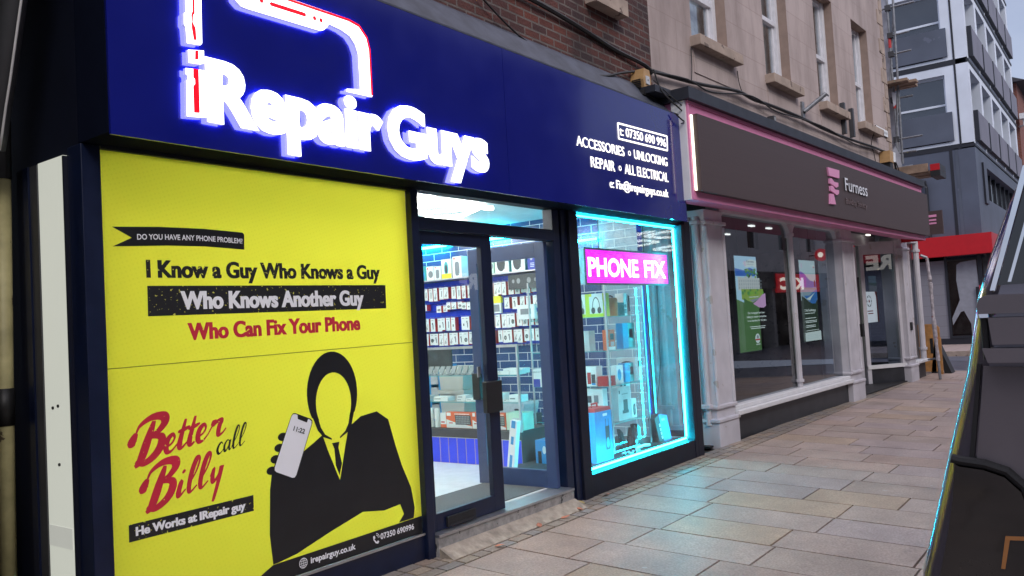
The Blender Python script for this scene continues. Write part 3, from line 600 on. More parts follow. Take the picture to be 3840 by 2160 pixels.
for cy in (2.12, 1.88): b.prism([(cy+.035*math.cos(t*.5), .565+.014*math.sin(t*.5)) for t in range(13)], 7.778, 7.778, M_dgrey, 'x')
tag(b.obj('basket', bevel=.006), 'grey woven pattern plastic basket with two dark handle holes', 'basket')
dr = thing('drawer_tower', 'narrow blue framed drawer tower beside the beige storage boxes', 'drawers', (8.0, 3.2, .15))
b = MB(); b.box(7.85, 8.15, 3.09, 3.15, .15, 1.1, M_cblue); b.box(7.85, 8.15, 3.28, 3.32, .15, 1.1, M_cblue); b.box(7.85, 8.15, 3.15, 3.28, 1.07, 1.1, M_cblue); part(b, 'frame', dr)
for z in (.2, .42, .64, .86):
    b = MB(); b.box(7.84, 8.1, 3.155, 3.275, z, z+.18, M_lgrey); part(b, 'drawer', dr, bevel=.003)
# ------------------------------------------------------------------ display cabinet in the window
dc = thing('glass_cabinet', 'tall glass display cabinet of boxed gadgets in the cyan lit window', 'display cabinet', (7.7, .7, .19))
ZS = (.50, .88, 1.24, 1.59)
for z in ZS:
    b = MB(); b.box(7.29, 8.06, .31, 1.25, z-.007, z-.001, M_glassc); part(b, 'glass_shelf', dc)
    b = MB(); b.box(7.285, 8.06, .304, .31, z-.007, z-.001, M_teal); b.box(7.28, 7.286, .31, 1.25, z-.007, z-.001, M_teal); part(b, 'shelf_edge', dc)
b = MB(); b.face([(7.275, .30, .2), (8.07, .30, .2), (8.07, .30, 2.0), (7.275, .30, 2.0)], M_glassc); b.face([(7.275, 1.25, .2), (7.275, .30, .2), (7.275, .30, 2.0), (7.275, 1.25, 2.0)], M_glassc); part(b, 'glass_side', dc)
for (x, y) in ((7.275, .30), (8.07, .30), (7.275, 1.25)):
    b = MB(); b.box(x-.008, x+.008, y-.008, y+.008, .2, 2.0, M_alu); part(b, 'corner_post', dc)
b = MB(); b.box(6.27, 8.5, .07, .95, .10, .195, M_dgrey); b.box(6.27, 8.5, .0635, .07, .10, .195, M_navy); part(b, 'display_platform', bb)
def gbox(name, x0, x1, y0, y1, z0, z1, m, lab, cat='box', mf=None, pics=(), rotz=0, extra=None):
    """box placed on a shelf; pics = (face, u0, u1, v0, v1, mat, shape) in fractions"""
    cx, cy = (x0+x1)/2, (y0+y1)/2; b = MB(); X, Yy = (x1-x0)/2, (y1-y0)/2
    b.box(-X, X, -Yy, Yy, 0, z1-z0, m, mf); H = z1-z0
    for (fc, u0, u1, v0, v1, pm, sh) in pics:
        pts = [(u0, v0), (u1, v0), (u1, v1), (u0, v1)] if sh == 'r' else [((u0+u1)/2+(u1-u0)/2*math.cos(t*.4), (v0+v1)/2+(v1-v0)/2*math.sin(t*.4)) for t in range(16)]
        if sh == 'arc':
            pts = [((u0+u1)/2+(u1-u0)/2*math.cos(t*math.pi/10), v0+(v1-v0)*math.sin(t*math.pi/10)) for t in range(11)]+[((u0+u1)/2+(u1-u0)*.42*math.cos(t*math.pi/10), v0+(v1-v0)*.9*math.sin(t*math.pi/10)) for t in range(10, -1, -1)]
        if fc == 'y': b.face([(-X+p[0]*2*X, -Yy-.0008, p[1]*H) for p in pts], pm)
        else: b.face([(-X-.0008, Yy-p[0]*2*Yy, p[1]*H) for p in pts], pm)
    o = b.obj(name); o.location = (cx, cy, z0); o.rotation_euler = (0, 0, rotz); tag(o, lab, cat); return o
HP = [('x', .2, .8, .35, .86, M_pic, 'arc'), ('x', .12, .42, .14, .42, M_pic, 'e'), ('x', .58, .88, .14, .42, M_pic, 'e'), ('x', 0, 1, 0, .14, M_lime, 'r'), ('x', 0, .2, .88, 1, M_cardy, 'r')]
gbox('headphone_box', 7.33, 7.46, .57, .69, 1.59, 1.83, M_card, 'white and lime headphone box, left of two on the cabinet shelf', mf={'y1': M_lime}, pics=HP)
gbox('headphone_box', 7.33, 7.46, .36, .52, 1.59, 1.83, M_card, 'headphone box with wide lime side, right of two on the cabinet shelf', mf={'y1': M_lime, 'y0': M_lime}, pics=HP+[('x', -.3, 0, 0, 1, M_lime, 'r')])
b = MB(); b.tube([(7.57, .42, 1.59), (7.57, .42, 1.76), (7.57, .42, 1.78)], [.085, .085, .075], M_alarm, 18); b.tube([(7.50, .42, 1.78), (7.53, .42, 1.80), (7.60, .42, 1.805), (7.64, .42, 1.79)], .008, M_black, 6); tag(b.obj('cylinder_speaker'), 'round orange brown speaker with a black strap on the cabinet shelf', 'speaker')
gbox('cube_speaker', 7.67, 7.81, .38, .5, 1.59, 1.73, M_dgrey, 'dark cube speaker with round front on the cabinet shelf', 'speaker', pics=[('y', .12, .88, .1, .9, M_black, 'e')])
gbox('gadget_box', 7.83, 7.905, .40, .5, 1.59, 1.83, M_card, 'slim white box beside the dark cube speaker', pics=[('y', .2, .8, .1, .3, M_picg, 'r'), ('y', .2, .8, .35, .5, M_picg, 'r')])
gbox('gadget_box', 7.925, 7.97, .40, .5, 1.59, 1.81, M_lgrey, 'very thin grey box with a black strip on the cabinet shelf', pics=[('y', .2, .9, .2, .95, M_pic, 'r')])
gbox('gadget_box', 7.33, 7.45, .55, .68, 1.24, 1.45, M_lgrey, 'green and grey blister box at left of the second cabinet shelf', pics=[('x', 0, .5, .68, 1, M_green, 'r'), ('x', 0, .5, 0, .25, M_green, 'r'), ('x', .15, .5, .3, .65, M_picg, 'e')])
gbox('phone_case_pack', 7.47, 7.60, .40, .47, 1.24, 1.45, M_cardo, 'orange hang tab phone pack on the second cabinet shelf', 'pack', pics=[('y', .25, .85, .5, .8, M_pic, 'r'), ('y', .3, .85, .2, .4, M_lgrey, 'r'), ('y', 0, 1, 0, .16, M_card, 'r')])
gbox('gadget_box', 7.74, 7.99, .38, .46, 1.24, 1.51, M_cblue, 'bright blue box with black device picture on the second cabinet shelf', pics=[('y', .45, 1, 0, 1, M_teal, 'r'), ('y', .55, .85, .4, .75, M_pic, 'r')])
gbox('blister_pack', 7.34, 7.47, .50, .66, .88, 1.08, M_card, 'white and red blister pack at left of the third cabinet shelf', 'pack', pics=[('x', .35, .62, .1, .7, M_cardr, 'r'), ('x', .66, .95, .15, .6, M_pic, 'r'), ('x', .66, .95, .05, .15, M_cblue, 'r')])
gbox('shoe_style_box', 7.30, 7.46, .34, .46, .88, .98, M_redw, 'flat red lidded box on the third cabinet shelf', pics=[('y', 0, 1, .7, .74, M_cardr, 'r')]).name = 'flat_box'
gbox('gadget_box', 7.59, 7.73, .40, .46, .88, 1.07, M_card, 'small white box with blue oval picture on the third cabinet shelf', pics=[('y', .15, .7, .15, .8, M_cblue, 'e')])
gbox('gadget_box', 7.77, 7.96, .40, .48, .88, 1.08, M_cblue, 'two tone blue box with a hang tab on the third cabinet shelf', pics=[('y', .55, 1, 0, 1, M_teal, 'r'), ('y', .6, .95, .35, .8, M_pic, 'r')])
gbox('gadget_box', 7.985, 8.06, .36, .62, .88, 1.13, M_card, 'white box with black camera picture at right of the third cabinet shelf', pics=[('x', .2, .8, .6, .85, M_pic, 'e'), ('y', .1, .9, .6, .85, M_pic, 'r')])
gbox('gadget_box', 7.32, 7.41, .42, .78, .50, .85, M_card, 'large white box with four device pictures at left of the lowest cabinet shelf', pics=[('x', .45, .62, .6, .8, M_pic, 'r'), ('x', .7, .85, .58, .82, M_picg, 'r'), ('x', .2, .4, .3, .42, M_pic, 'r'), ('x', .5, .65, .28, .45, M_pic, 'r'), ('x', .05, .35, .8, .84, M_picg, 'r')])
gbox('gadget_box', 7.52, 7.78, .36, .44, .50, .84, M_lgrey, 'pale blue box with charging stand picture at front of the lowest cabinet shelf', pics=[('y', .4, .75, .3, .62, M_pic, 'r'), ('y', .3, .8, .2, .3, M_pic, 'r'), ('y', .08, .16, .82, .92, M_pic, 'r'), ('y', .3, .8, .78, .81, M_picg, 'r')])
gbox('gadget_box', 7.80, 8.04, .50, .58, .50, .88, M_card, 'white box with small device pictures behind the pale blue one', pics=[('y', .1, .3, .78, .9, M_pic, 'r'), ('y', .4, .6, .76, .9, M_pic, 'r'), ('y', .1, .35, .55, .68, M_pic, 'r')])
gbox('gadget_box', 7.80, 7.90, .36, .42, .50, .70, M_card, 'small box with dark ring picture in front of the tall white box', pics=[('y', .25, .75, .1, .75, M_pic, 'e'), ('y', .4, .6, .2, .65, M_card, 'e')])
sp = thing('boxed_speaker', 'tall blue boxed party speaker with a red handled lid on the window floor', 'box', (6.98, .27, .196))
b = MB(); b.box(-.20, .11, -.07, .12, 0, .48, M_cblue); b.face([(-.02, -.071, .1), (.06, -.071, .1), (.06, -.071, .33), (-.02, -.071, .33)], M_pic); b.face([(-.01, -.071, .33), (.0, -.071, .33), (.0, -.071, .40), (-.01, -.071, .40)], M_pic); b.face([(.04, -.071, .33), (.05, -.071, .33), (.05, -.071, .40), (.04, -.071, .40)], M_pic); b.ellipse(.02, .17, .03, .05, -.0715, M_teal); b.box(-.05, .03, -.0712, -.07, .43, .455, M_card); b.obj('carton', sp)
b = MB(); b.prism([(-.20, .48), (.11, .48), (.09, .515), (-.19, .515)], -.07, .12, M_redw); b.tube([(-.1, .02, .515), (-.1, .02, .55), (0, .02, .55), (0, .02, .515)], .01, M_redw, 8); b.obj('lid', sp)
gbox('game_box', 7.24, 7.34, 1.03, 1.22, .88, 1.07, M_card, 'white and deep blue game console box on cabinet shelf seen through the open door', mf={'y1': M_cdblue}, pics=[('x', 0, .45, 0, .45, M_cdblue, 'r'), ('x', .55, .95, .5, .85, M_pic, 'e')])
gp = thing('gaming_chair_box', 'leaning glowing blue box with black side panel of white icons', 'box', (8.28, .24, .197), 0)
b = MB()
TL = .22
def tilt(x, z): return (x-.10*z/.3, z)
b.prism([tilt(-.02, 0), tilt(.16, 0), tilt(.16, .27), tilt(-.02, .30)], 0, .08, M_cblue); b.prism([tilt(-.13, 0), tilt(-.022, 0), tilt(-.022, .30), tilt(-.13, .26)], .0, .08, M_black)
for i in range(4): b.prism([tilt(-.06, .03+i*.045), tilt(-.03, .03+i*.045), tilt(-.03, .06+i*.045), tilt(-.06, .06+i*.045)], -.001, -.001, M_card)
b.prism([tilt(.10+.045*math.cos(t*.35), .12+.09*math.sin(t*.35)) for t in range(18)], -.001, -.001, M_teal); b.prism([tilt(.10+.036*math.cos(t*.35), .12+.075*math.sin(t*.35)) for t in range(18)], -.002, -.002, M_cblue)
b.prism([tilt(.02, .22), tilt(.05, .22), tilt(.05, .245), tilt(.02, .245)], -.001, -.001, M_card); b.prism([tilt(.06, .22), tilt(.09, .22), tilt(.09, .245), tilt(.06, .245)], -.001, -.001, M_card); b.obj('carton', gp)
gp.name = 'leaning_box'
b = MB()
random.seed(3)
for i in range(9):
    x0 = random.uniform(7.55, 7.95); y0 = random.uniform(.22, .40); h = random.uniform(.05, .26); a = random.uniform(-.12, .12)
    b.prism([(x0, .197), (x0+random.uniform(.03, .1), .197), (x0+random.uniform(.02, .07)+a, .197+h*.8), (x0+a, .197+h)], y0, y0+random.uniform(.02, .06), random.choice([M_black, M_dgrey, M_blackgloss]))
b.tube([(7.55, .2, .225), (7.7, .19, .235), (7.83, .2, .22)], .014, M_card, 8)
tag(b.obj('packaging_heap'), 'crumpled heap of black plastic packaging on the window floor', 'packaging')
b = MB()
for i in range(40):
    x0 = 7.25+random.random()*.32; y0 = .14+random.random()*.08; s_ = random.uniform(.008, .02)
    b.prism([(x0, .197), (x0+s_, .197+s_*.3), (x0+s_*.6, .197+s_*1.5), (x0-s_*.3, .197+s_)], y0, y0+s_, random.choice([M_blackgloss, M_alu, M_lgrey]))
tag(b.obj('cable_bundle'), 'small glinting heap of bagged cables at the front of the window floor', 'cables')
b = MB(); b.tube([(8.34, .25, 1.9), (8.335, .25, 1.6), (8.31, .25, 1.3), (8.30, .25, 1.0), (8.24, .26, .75), (8.2, .27, .62)], .004, M_cable, 6); tag(b.obj('hanging_cable'), 'thin black cable hanging beside the glass cabinet', 'cable')
slimb = gbox('slim_box', 7.0, 7.06, .62, .70, .155, .66, M_card, 'tall slim white and blue box leaning inside the open door', pics=[('x', .2, .8, .86, 1, M_cblue, 'r'), ('x', .3, .7, .55, .7, M_cblue, 'r'), ('x', .3, .7, .1, .35, M_cblue, 'r')])
slimb.location = (6.30, .86, .153); slimb.rotation_euler = (R(9), 0, 0)
gbox('gadget_box', 6.62, 6.80, .66, .80, .155, .42, M_cblue, 'cyan and black carton on the floor inside the open door', pics=[('x', .2, .5, .1, .6, M_black, 'r'), ('x', .6, .9, .5, .8, M_card, 'e')])

# ------------------------------------------------------------------ shopfront frame
sf = thing('shopfront', 'dark navy framed phone shop front with display window and doorway', 'shopfront', (5, 0, 0))
b = MB(); b.box(1.92, 2.015, -.03, .105, -.02, 2.54, M_navy); part(b, 'corner_pier', sf, bevel=.004)
b = MB(); b.box(4.15, 4.222, -.05, .08, -.02, 2.54, M_navy); part(b, 'door_post', sf, bevel=.004)
b = MB(); b.box(5.93, 6.03, -.02, .08, -.02, 2.54, M_navy); b.box(6.03, 6.05, .01, .08, -.02, 2.54, M_navy2); b.box(6.05, 6.14, -.03, .08, -.02, 2.54, M_navy); b.box(6.14, 6.275, -.055, .07, -.02, 2.54, M_navy2); part(b, 'door_post', sf, bevel=.004)
b = MB(); b.box(8.425, 8.50, -.05, .05, -.02, 2.56, M_navy2); b.box(8.50, 8.64, -.05, .10, -.02, 2.60, M_navy2); part(b, 'end_post', sf, bevel=.004)
b = MB(); b.box(2.018, 4.148, -.02, .06, -.02, .172, M_navy); b.box(2.018, 4.148, -.03, -.02, .165, .178, M_alu); part(b, 'stall_riser', sf)
b = MB(); b.box(6.278, 8.422, -.045, .055, -.02, .19, M_navy2); part(b, 'stall_riser', sf, bevel=.003)
b = MB(); b.box(2.02, 4.15, -.025, .09, 2.528, 2.66, M_navy2); b.box(4.152, 8.64, -.015, .09, 2.544, 2.66, M_navy2); part(b, 'head_rail', sf)
b = MB(); b.box(4.225, 5.927, -.04, .07, 2.262, 2.352, M_navy); part(b, 'transom_bar', sf, bevel=.004)
b = MB(); b.face([(4.225, .02, 2.352), (5.927, .02, 2.352), (5.927, .02, 2.542), (4.225, .02, 2.542)], M_glass); part(b, 'transom_glass', sf)
b = MB(); b.face([(6.277, .02, .19), (8.424, .02, .19), (8.424, .02, 2.542), (6.277, .02, 2.542)], M_glassw); b.face([(8.505, .10, .0), (8.505, .55, .0), (8.505, .55, 2.54), (8.505, .10, 2.54)], M_glasss); part(b, 'display_glass', sf)
b = MB(); b.box(4.225, 5.93, -.075, .14, -.02, .128, M_terr); b.box(4.225, 5.93, -.085, .14, .130, .148, M_alu); part(b, 'door_step', sf)
b = MB(); b.prism([(-.20, -.004), (-.076, .058), (-.076, -.05), (-.20, -.05)], 4.23, 5.94, pbr('mortar_fillet', (.34, .29, .23), .85, var=.3, scale=14, bump=.4), 'x'); part(b, 'step_fillet', sf)
# left side of the shop: lit blind and dark glazing
b = MB(); b.box(1.905, 1.925, .118, .385, .2, 2.505, E_blind); part(b, 'lit_panel', sf)['label'] = 'pale lit panel on the left flank of the shop'
for (yy_, zz_) in ((.30, 1.275), (.245, 1.285), (.25, 1.0)):
    b = MB(); b.tube([(1.899, yy_, zz_), (1.906, yy_, zz_)], .008, M_black, 8); part(b, 'bolt', sf)
b = MB(); b.box(1.902, 1.9048, .14, .38, .60, .70, emis('patch_glow', (.80, .82, .74), .30, (.3, .3, .28))); part(b, 'repair_patch', sf)  # patch glows like the panel, its backlight put into emission
b = MB(); b.box(1.90, 1.925, .1055, .1175, 0, 2.5, M_navy2); b.box(1.90, 1.925, .39, .47, .0, 2.5, M_dgrey); b.box(1.89, 1.925, .47, .53, 0, 2.5, M_navy); b.box(1.90, 1.925, .53, .62, 0, 2.5, M_navy2); b.box(1.90, 1.925, .107, .385, .0, .195, M_navy2); part(b, 'side_frame', sf)
def leaf_frame(b, u0, u1, z0, z1, sl, sr, bt, tp, t, m):
    b.box(u0, u0+sl, 0, t, z0, z1, m); b.box(u1-sr, u1, 0, t, z0, z1, m); b.box(u0+sl, u1-sr, 0, t, z0, z0+bt, m); b.box(u0+sl, u1-sr, 0, t, z1-tp, z1, m)
    return b
d1 = thing('shop_door', 'closed left leaf of the shop door with a letter plate', 'door', (4.226, -.005, .152))
leaf_frame(MB(), 0, .845, 0, 2.105, .066, .125, .118, .09, .045, M_navy).obj('door_frame', d1, bevel=.003)
MB().face([(.066, .02, .118), (.72, .02, .118), (.72, .02, 2.015), (.066, .02, 2.015)], M_glass).obj('glass', d1)
b = MB(); b.box(.16, .47, -.022, 0, .005, .082, M_black); b.box(.17, .46, -.03, -.022, .012, .03, M_black); b.obj('letter_plate', d1, bevel=.004)
b = MB(); b.box(.64, .835, -.045, -.001, .75, .985, M_black); b.obj('handle', d1, bevel=.006)
b = MB(); b.box(.66, .69, .046, .055, 1.02, 1.10, M_alu); b.obj('lock', d1)
d2 = thing('shop_door', 'right leaf of the shop door standing open into the shop', 'door', (5.875, .02, .152), R(92))
M_leafblue = pbr('door_inner_blue', (.035, .06, .15), .35, var=.1)
leaf_frame(MB(), 0, .83, 0, 2.105, .10, .10, .15, .13, .045, M_leafblue).obj('door_frame', d2, bevel=.003)
MB().face([(.10, .02, .15), (.73, .02, .15), (.73, .02, 1.975), (.10, .02, 1.975)], M_glass).obj('glass', d2)
b = MB(); b.box(.735, .82, .046, .09, .75, .985, M_black); b.obj('handle', d2, bevel=.006)
b = MB(); b.box(4.25, 5.85, .15, .80, .151, .157, M_mat); tag(b.obj('door_mat'), 'dark grey ribbed entrance mat just inside the shop door', 'mat')
# ------------------------------------------------------------------ yellow poster
po = thing('poster', 'huge yellow window poster asking about phone problems beside the shop door', 'poster', (3.08, 0, .18))
b = MB(); b.face([(2.016, .0, .176), (4.149, .0, .176), (4.149, .0, 2.541), (2.016, .0, 2.541)], M_yellow); part(b, 'vinyl_sheet', po)
y = -.002
b = MB(); b.prism([(2.074, 2.15), (2.317, 2.164), (2.57, 2.169), (2.82, 2.162), (2.832, 2.151), (2.828, 2.065), (2.584, 2.073), (2.362, 2.068), (2.074, 2.052), (2.172, 2.1)], y, y, M_pblack); part(b, 'banner', po)
ln = MB()
def arc(c0):
    def f(q):
        u = (q[0]-2.2)/.62; return (q[0], q[1], q[2]+.012*4*u*(1-u)*.6)
    return f
ln.text('DO YOU HAVE ANY PHONE PROBLEM?', 2.2, 2.092, .618, .028, y-.002, M_pwhite2, off=.022, ang=R(.6), fn=arc(0)); part(ln, 'banner_lettering', po)
def lett(name, body, x, z, w, c, m, off=.03, ang=0, shear=0, yy=-.002, fat=0):
    b = MB(); b.text(body, x, z, w, c, yy, m, off=off, ang=ang, shear=shear, fat=fat); return part(b, name, po)
lett('headline', 'I Know a Guy Who Knows a Guy', 2.242, 1.903, 1.63, .088, M_pworn, .03, R(.3), fat=.0026)
b = MB(); b.prism([(2.245, 1.858), (3.916, 1.87), (3.913, 1.714), (2.243, 1.703)], y, y, M_pworn); part(b, 'bar', po)
lett('headline', 'Who Knows Another Guy', 2.424, 1.738, 1.29, .093, M_pwhite, .03, R(.1), yy=-.004, fat=.0028)
lett('headline', 'Who Can Fix Your Phone', 2.459, 1.574, 1.215, .088, M_pred, .03, R(.4), fat=.0028)
b = MB(); b.prism([(2.018, 1.450), (4.148, 1.473), (4.148, 1.4775), (2.018, 1.4545)], y, y, M_seam); part(b, 'sheet_seam', po)
# brush-script slogan drawn as strokes
def stroke(b, pts, w0, w1, yy, m, cx, cz, s, ang, sh=.35):
    # pts in letter units -> smooth (Catmull-Rom) ribbon of varying width
    P = [pts[0]]+list(pts)+[pts[-1]]; C = []
    for i in range(1, len(P)-2):
        for k in range(6):
            t = k/6; p0, p1, p2, p3 = P[i-1], P[i], P[i+1], P[i+2]
            C.append(tuple(.5*((2*p1[d])+(-p0[d]+p2[d])*t+(2*p0[d]-5*p1[d]+4*p2[d]-p3[d])*t*t+(-p0[d]+3*p1[d]-3*p2[d]+p3[d])*t**3) for d in (0, 1)))
    C.append(pts[-1]); n = len(C); ca, sa = math.cos(ang), math.sin(ang); L = []; Rr = []
    for i, p in enumerate(C):
        a = C[max(0, i-1)]; c = C[min(n-1, i+1)]; dx, dz = c[0]-a[0], c[1]-a[1]; l = math.hypot(dx, dz) or 1
        w = (w0+(w1-w0)*math.sin(math.pi*i/(n-1)))*.5*(1+.35*dz/l*-1); nx, nz = -dz/l*w, dx/l*w
        L.append((p[0]+nx, p[1]+nz)); Rr.append((p[0]-nx, p[1]-nz))
    T = lambda p, i=0: (cx+((p[0]+sh*p[1])*ca-p[1]*sa)*s, yy-i*2.5e-5, cz+((p[0]+sh*p[1])*sa+p[1]*ca)*s)
    vs = [T(p, i) for i, p in enumerate(L)]+[T(p, i) for i, p in enumerate(Rr)]; fs = [(i, i+1, n+i+1, n+i)[::-1] for i in range(n-1)]
    b.mesh(vs, fs, m)
GL = {  # glyph strokes: unit = x-height 1, baseline 0
 'B': ([[(-.55, 1.75), (-.35, 2.15), (.35, 2.45), (1.15, 2.35), (1.35, 1.95), (.95, 1.5), (.35, 1.3)], [(.35, 1.3), (1.15, 1.15), (1.3, .65), (.95, .1), (.2, -.2), (-.35, .05)], [(.55, 2.2), (.3, 1.2), (.0, .1), (-.35, -.25)], [(-.55, 1.75), (-.75, 1.25), (-.5, 1.15)]], 1.75),
 'e': ([[(-.25, .3), (.25, .45), (.45, .75), (.3, 1.0), (.02, .85), (-.1, .4), (.05, .02), (.35, .02), (.72, .35)]], .85),
 't': ([[(.25, 1.75), (.1, .9), (.02, .25), (.2, .0), (.6, .3)], [(-.2, 1.05), (.25, 1.1), (.65, 1.2)]], .72),
 'r': ([[(-.2, .25), (.1, .8), (.2, 1.08), (.15, .8), (.45, .95), (.75, .95), (.62, .5), (.65, .05), (.95, .1), (1.2, .35)]], 1.1),
 'i': ([[(-.1, .3), (.15, .9), (.05, .3), (.15, 0), (.55, .3)], [(.14, 1.36), (.34, 1.52)]], .78),
 'l': ([[(-.15, .3), (.40, 1.15), (.58, 1.85), (.36, 2.0), (.10, 1.3), (.0, .4), (.15, .0), (.6, .3)]], .82),
 'y': ([[(-.1, .5), (.1, .95), (.08, .35), (.25, .1), (.6, .5), (.72, .95), (.6, .1), (.4, -.9), (.3, -1.15)]], .9),
 'c': ([[(.5, .8), (.3, 1.0), (.02, .75), (-.08, .35), (.1, .02), (.35, .05), (.65, .35)]], .75),
 'a': ([[(.5, .85), (.25, 1.0), (-.02, .7), (-.05, .25), (.15, .03), (.45, .5), (.55, .95), (.5, .3), (.6, .02), (.9, .35)]], .95)}
def script(word, x, z, s, ang, m, w0, w1, yy):
    b = MB(); u = 0; k = 0
    for ch in word:
        st, adv = GL[ch]
        for p in st: stroke(b, [(q[0]+u, q[1]) for q in p], w0*(1.5 if ch == 'B' else 1), w1*(1.6 if ch == 'B' else 1), yy-.0012*(k % 3), m, x, z, s, ang); k += 1
        u += adv
    return b
part(script('Better', 2.175, .985, .080, R(8.5), M_pred, .13, .29, -.002), 'slogan_word', po)
part(script('Billy', 2.225, .752, .080, R(8.5), M_pred, .13, .29, -.002), 'slogan_word', po)
part(script('call', 2.605, .952, .055, R(10), M_pblack, .10, .20, -.004), 'slogan_word', po)
b = MB(); b.prism([(2.104, .687), (2.819, .693), (2.818, .606), (2.103, .603)], y, y, M_pworn); part(b, 'bar', po)
lett('strapline', 'He Works at IRepair guy', 2.137, .628, .628, .042, M_pwhite, .03, R(0), yy=-.004, fat=.0015)
# plain stand-in figure: smooth bust and raised arm with a blank face
b = MB()
b.prism([(2.70, .177), (2.93, .279), (4.147, .292), (4.147, .177)], y, y, M_pblack); part(b, 'base_strip', po)
b = MB(); b.prism([(2.93, .281), (2.915, .45), (2.93, .70), (2.95, .80), (3.11, .80), (3.14, .86), (3.25, .915), (3.325, .955), (3.36, .86), (3.445, .66), (3.50, .86), (3.535, .975), (3.64, 1.03), (3.78, 1.045), (3.88, .98), (3.935, .80), (3.985, .66), (4.06, .50), (4.085, .36), (4.07, .294), (3.93, .294), (3.98, .34), (3.95, .41), (3.80, .40), (3.62, .43), (3.36, .37), (3.10, .30), (2.96, .282)], y, y, M_pblack); part(b, 'figure', po)
b = MB(); b.prism([(3.395, .895), (3.455, .895), (3.445, .86), (3.468, .76), (3.445, .69), (3.418, .755), (3.412, .86)], y, y, M_pblack); part(b, 'tie', po)
b = MB()
for i in range(30):
    t0, t1 = -.55+(math.pi+1.1)*i/30, -.55+(math.pi+1.1)*(i+1)/30
    b.face([(3.42+.20*math.cos(t1), y-.001, 1.20+.255*math.sin(t1)), (3.42+.20*math.cos(t0), y-.001, 1.20+.255*math.sin(t0)), (3.425+.140*math.cos(t0), y-.001, 1.14+.185*math.sin(t0)), (3.425+.140*math.cos(t1), y-.001, 1.14+.185*math.sin(t1))], M_pblack)
b.prism([(3.255, 1.07), (3.30, 1.05), (3.315, 1.0), (3.345, .955), (3.395, .925), (3.395, .915), (3.33, .94), (3.29, .985)], y-.001, y-.001, M_pblack); b.prism([(3.588, 1.075), (3.55, 1.06), (3.535, 1.0), (3.505, .955), (3.46, .925), (3.46, .915), (3.525, .945), (3.56, .99)], y-.001, y-.001, M_pblack)
part(b, 'head_shape', po)
b = MB(); hx = [(3.045, .985), (3.018, .925), (2.988, .865), (2.958, .805)]
for (a, c) in hx: b.prism([(a-.012+.036*math.cos(t*.5), c+.024*math.sin(t*.5)) for t in range(13)], y-.0015, y-.0015, M_pblack)
part(b, 'fingers', po)
ph = [(3.108, 1.113), (3.251, 1.051), (3.105, .731), (2.957, .801)]
def rounded(q, r_=.12):
    o = []
    for i in range(4):
        p = Vector(q[i]); a = Vector(q[i-1]); c = Vector(q[(i+1) % 4])
        o += [tuple(p+(a-p).normalized()*.022), tuple(p+((a-p).normalized()+(c-p).normalized())*.006), tuple(p+(c-p).normalized()*.022)]
    return o
cxp, czp = 3.105, .924
b = MB(); b.prism(rounded([(cxp+(a-cxp)*1.06, czp+(c-czp)*1.03) for a, c in ph]), y-.003, y-.003, M_pblack); pp = part(b, 'phone', po)
b = MB(); b.prism(rounded(ph), y-.004, y-.004, M_pwhite2); b.prism([(3.142, 1.10), (3.219, 1.066), (3.208, 1.045), (3.142, 1.074)], y-.005, y-.005, M_pblack); part(b, 'phone_screen', pp)
b = MB(); b.text('11:22', 3.105, 1.012, .085, .027, y-.006, M_pblack, off=.02, ang=R(-21)); part(b, 'clock_text', pp)
lett('web_address', 'irepairguy.co.uk', 3.192, .221, .352, .036, M_pwhite2, .03, R(-.5), yy=-.004)
lett('phone_number', '07350 690996', 3.757, .226, .31, .036, M_pwhite2, .025, R(-.8), yy=-.004)
b = MB()
def ring(cx, cz, rx, rz, w, yy, m, n=28, a0=0, a1=2*math.pi):
    for i in range(n):
        t0 = a0+(a1-a0)*i/n; t1 = a0+(a1-a0)*(i+1)/n
        b.face([(cx+rx*math.cos(t0), yy, cz+rz*math.sin(t0)), (cx+(rx-w)*math.cos(t0), yy, cz+(rz-w)*math.sin(t0)), (cx+(rx-w)*math.cos(t1), yy, cz+(rz-w)*math.sin(t1)), (cx+rx*math.cos(t1), yy, cz+rz*math.sin(t1))][::-1], m)
ring(3.137, .236, .030, .030, .004, y-.003, M_pwhite2); ring(3.137, .236, .014, .030, .003, y-.0035, M_pwhite2)
b.prism([(3.1355, .207), (3.1385, .207), (3.1385, .265), (3.1355, .265)], y-.004, y-.004, M_pwhite2)
for dz in (-.013, .0, .013): b.prism([(3.11, .2345+dz), (3.164, .2345+dz), (3.164, .2375+dz), (3.11, .2375+dz)], y-.0045, y-.0045, M_pwhite2)
part(b, 'globe_mark', po)
b = MB(); b.prism([(3.692, .258), (3.705, .262), (3.712, .245), (3.702, .238), (3.722, .218), (3.734, .226), (3.744, .214), (3.732, .204), (3.712, .212), (3.694, .236)], y-.003, y-.003, M_pwhite2)
ring(3.715, .24, .024, .024, .004, y-.003, M_pwhite2, 8, 0, 1.4); ring(3.715, .24, .034, .034, .004, y-.003, M_pwhite2, 8, 0, 1.4); part(b, 'handset_mark', po)
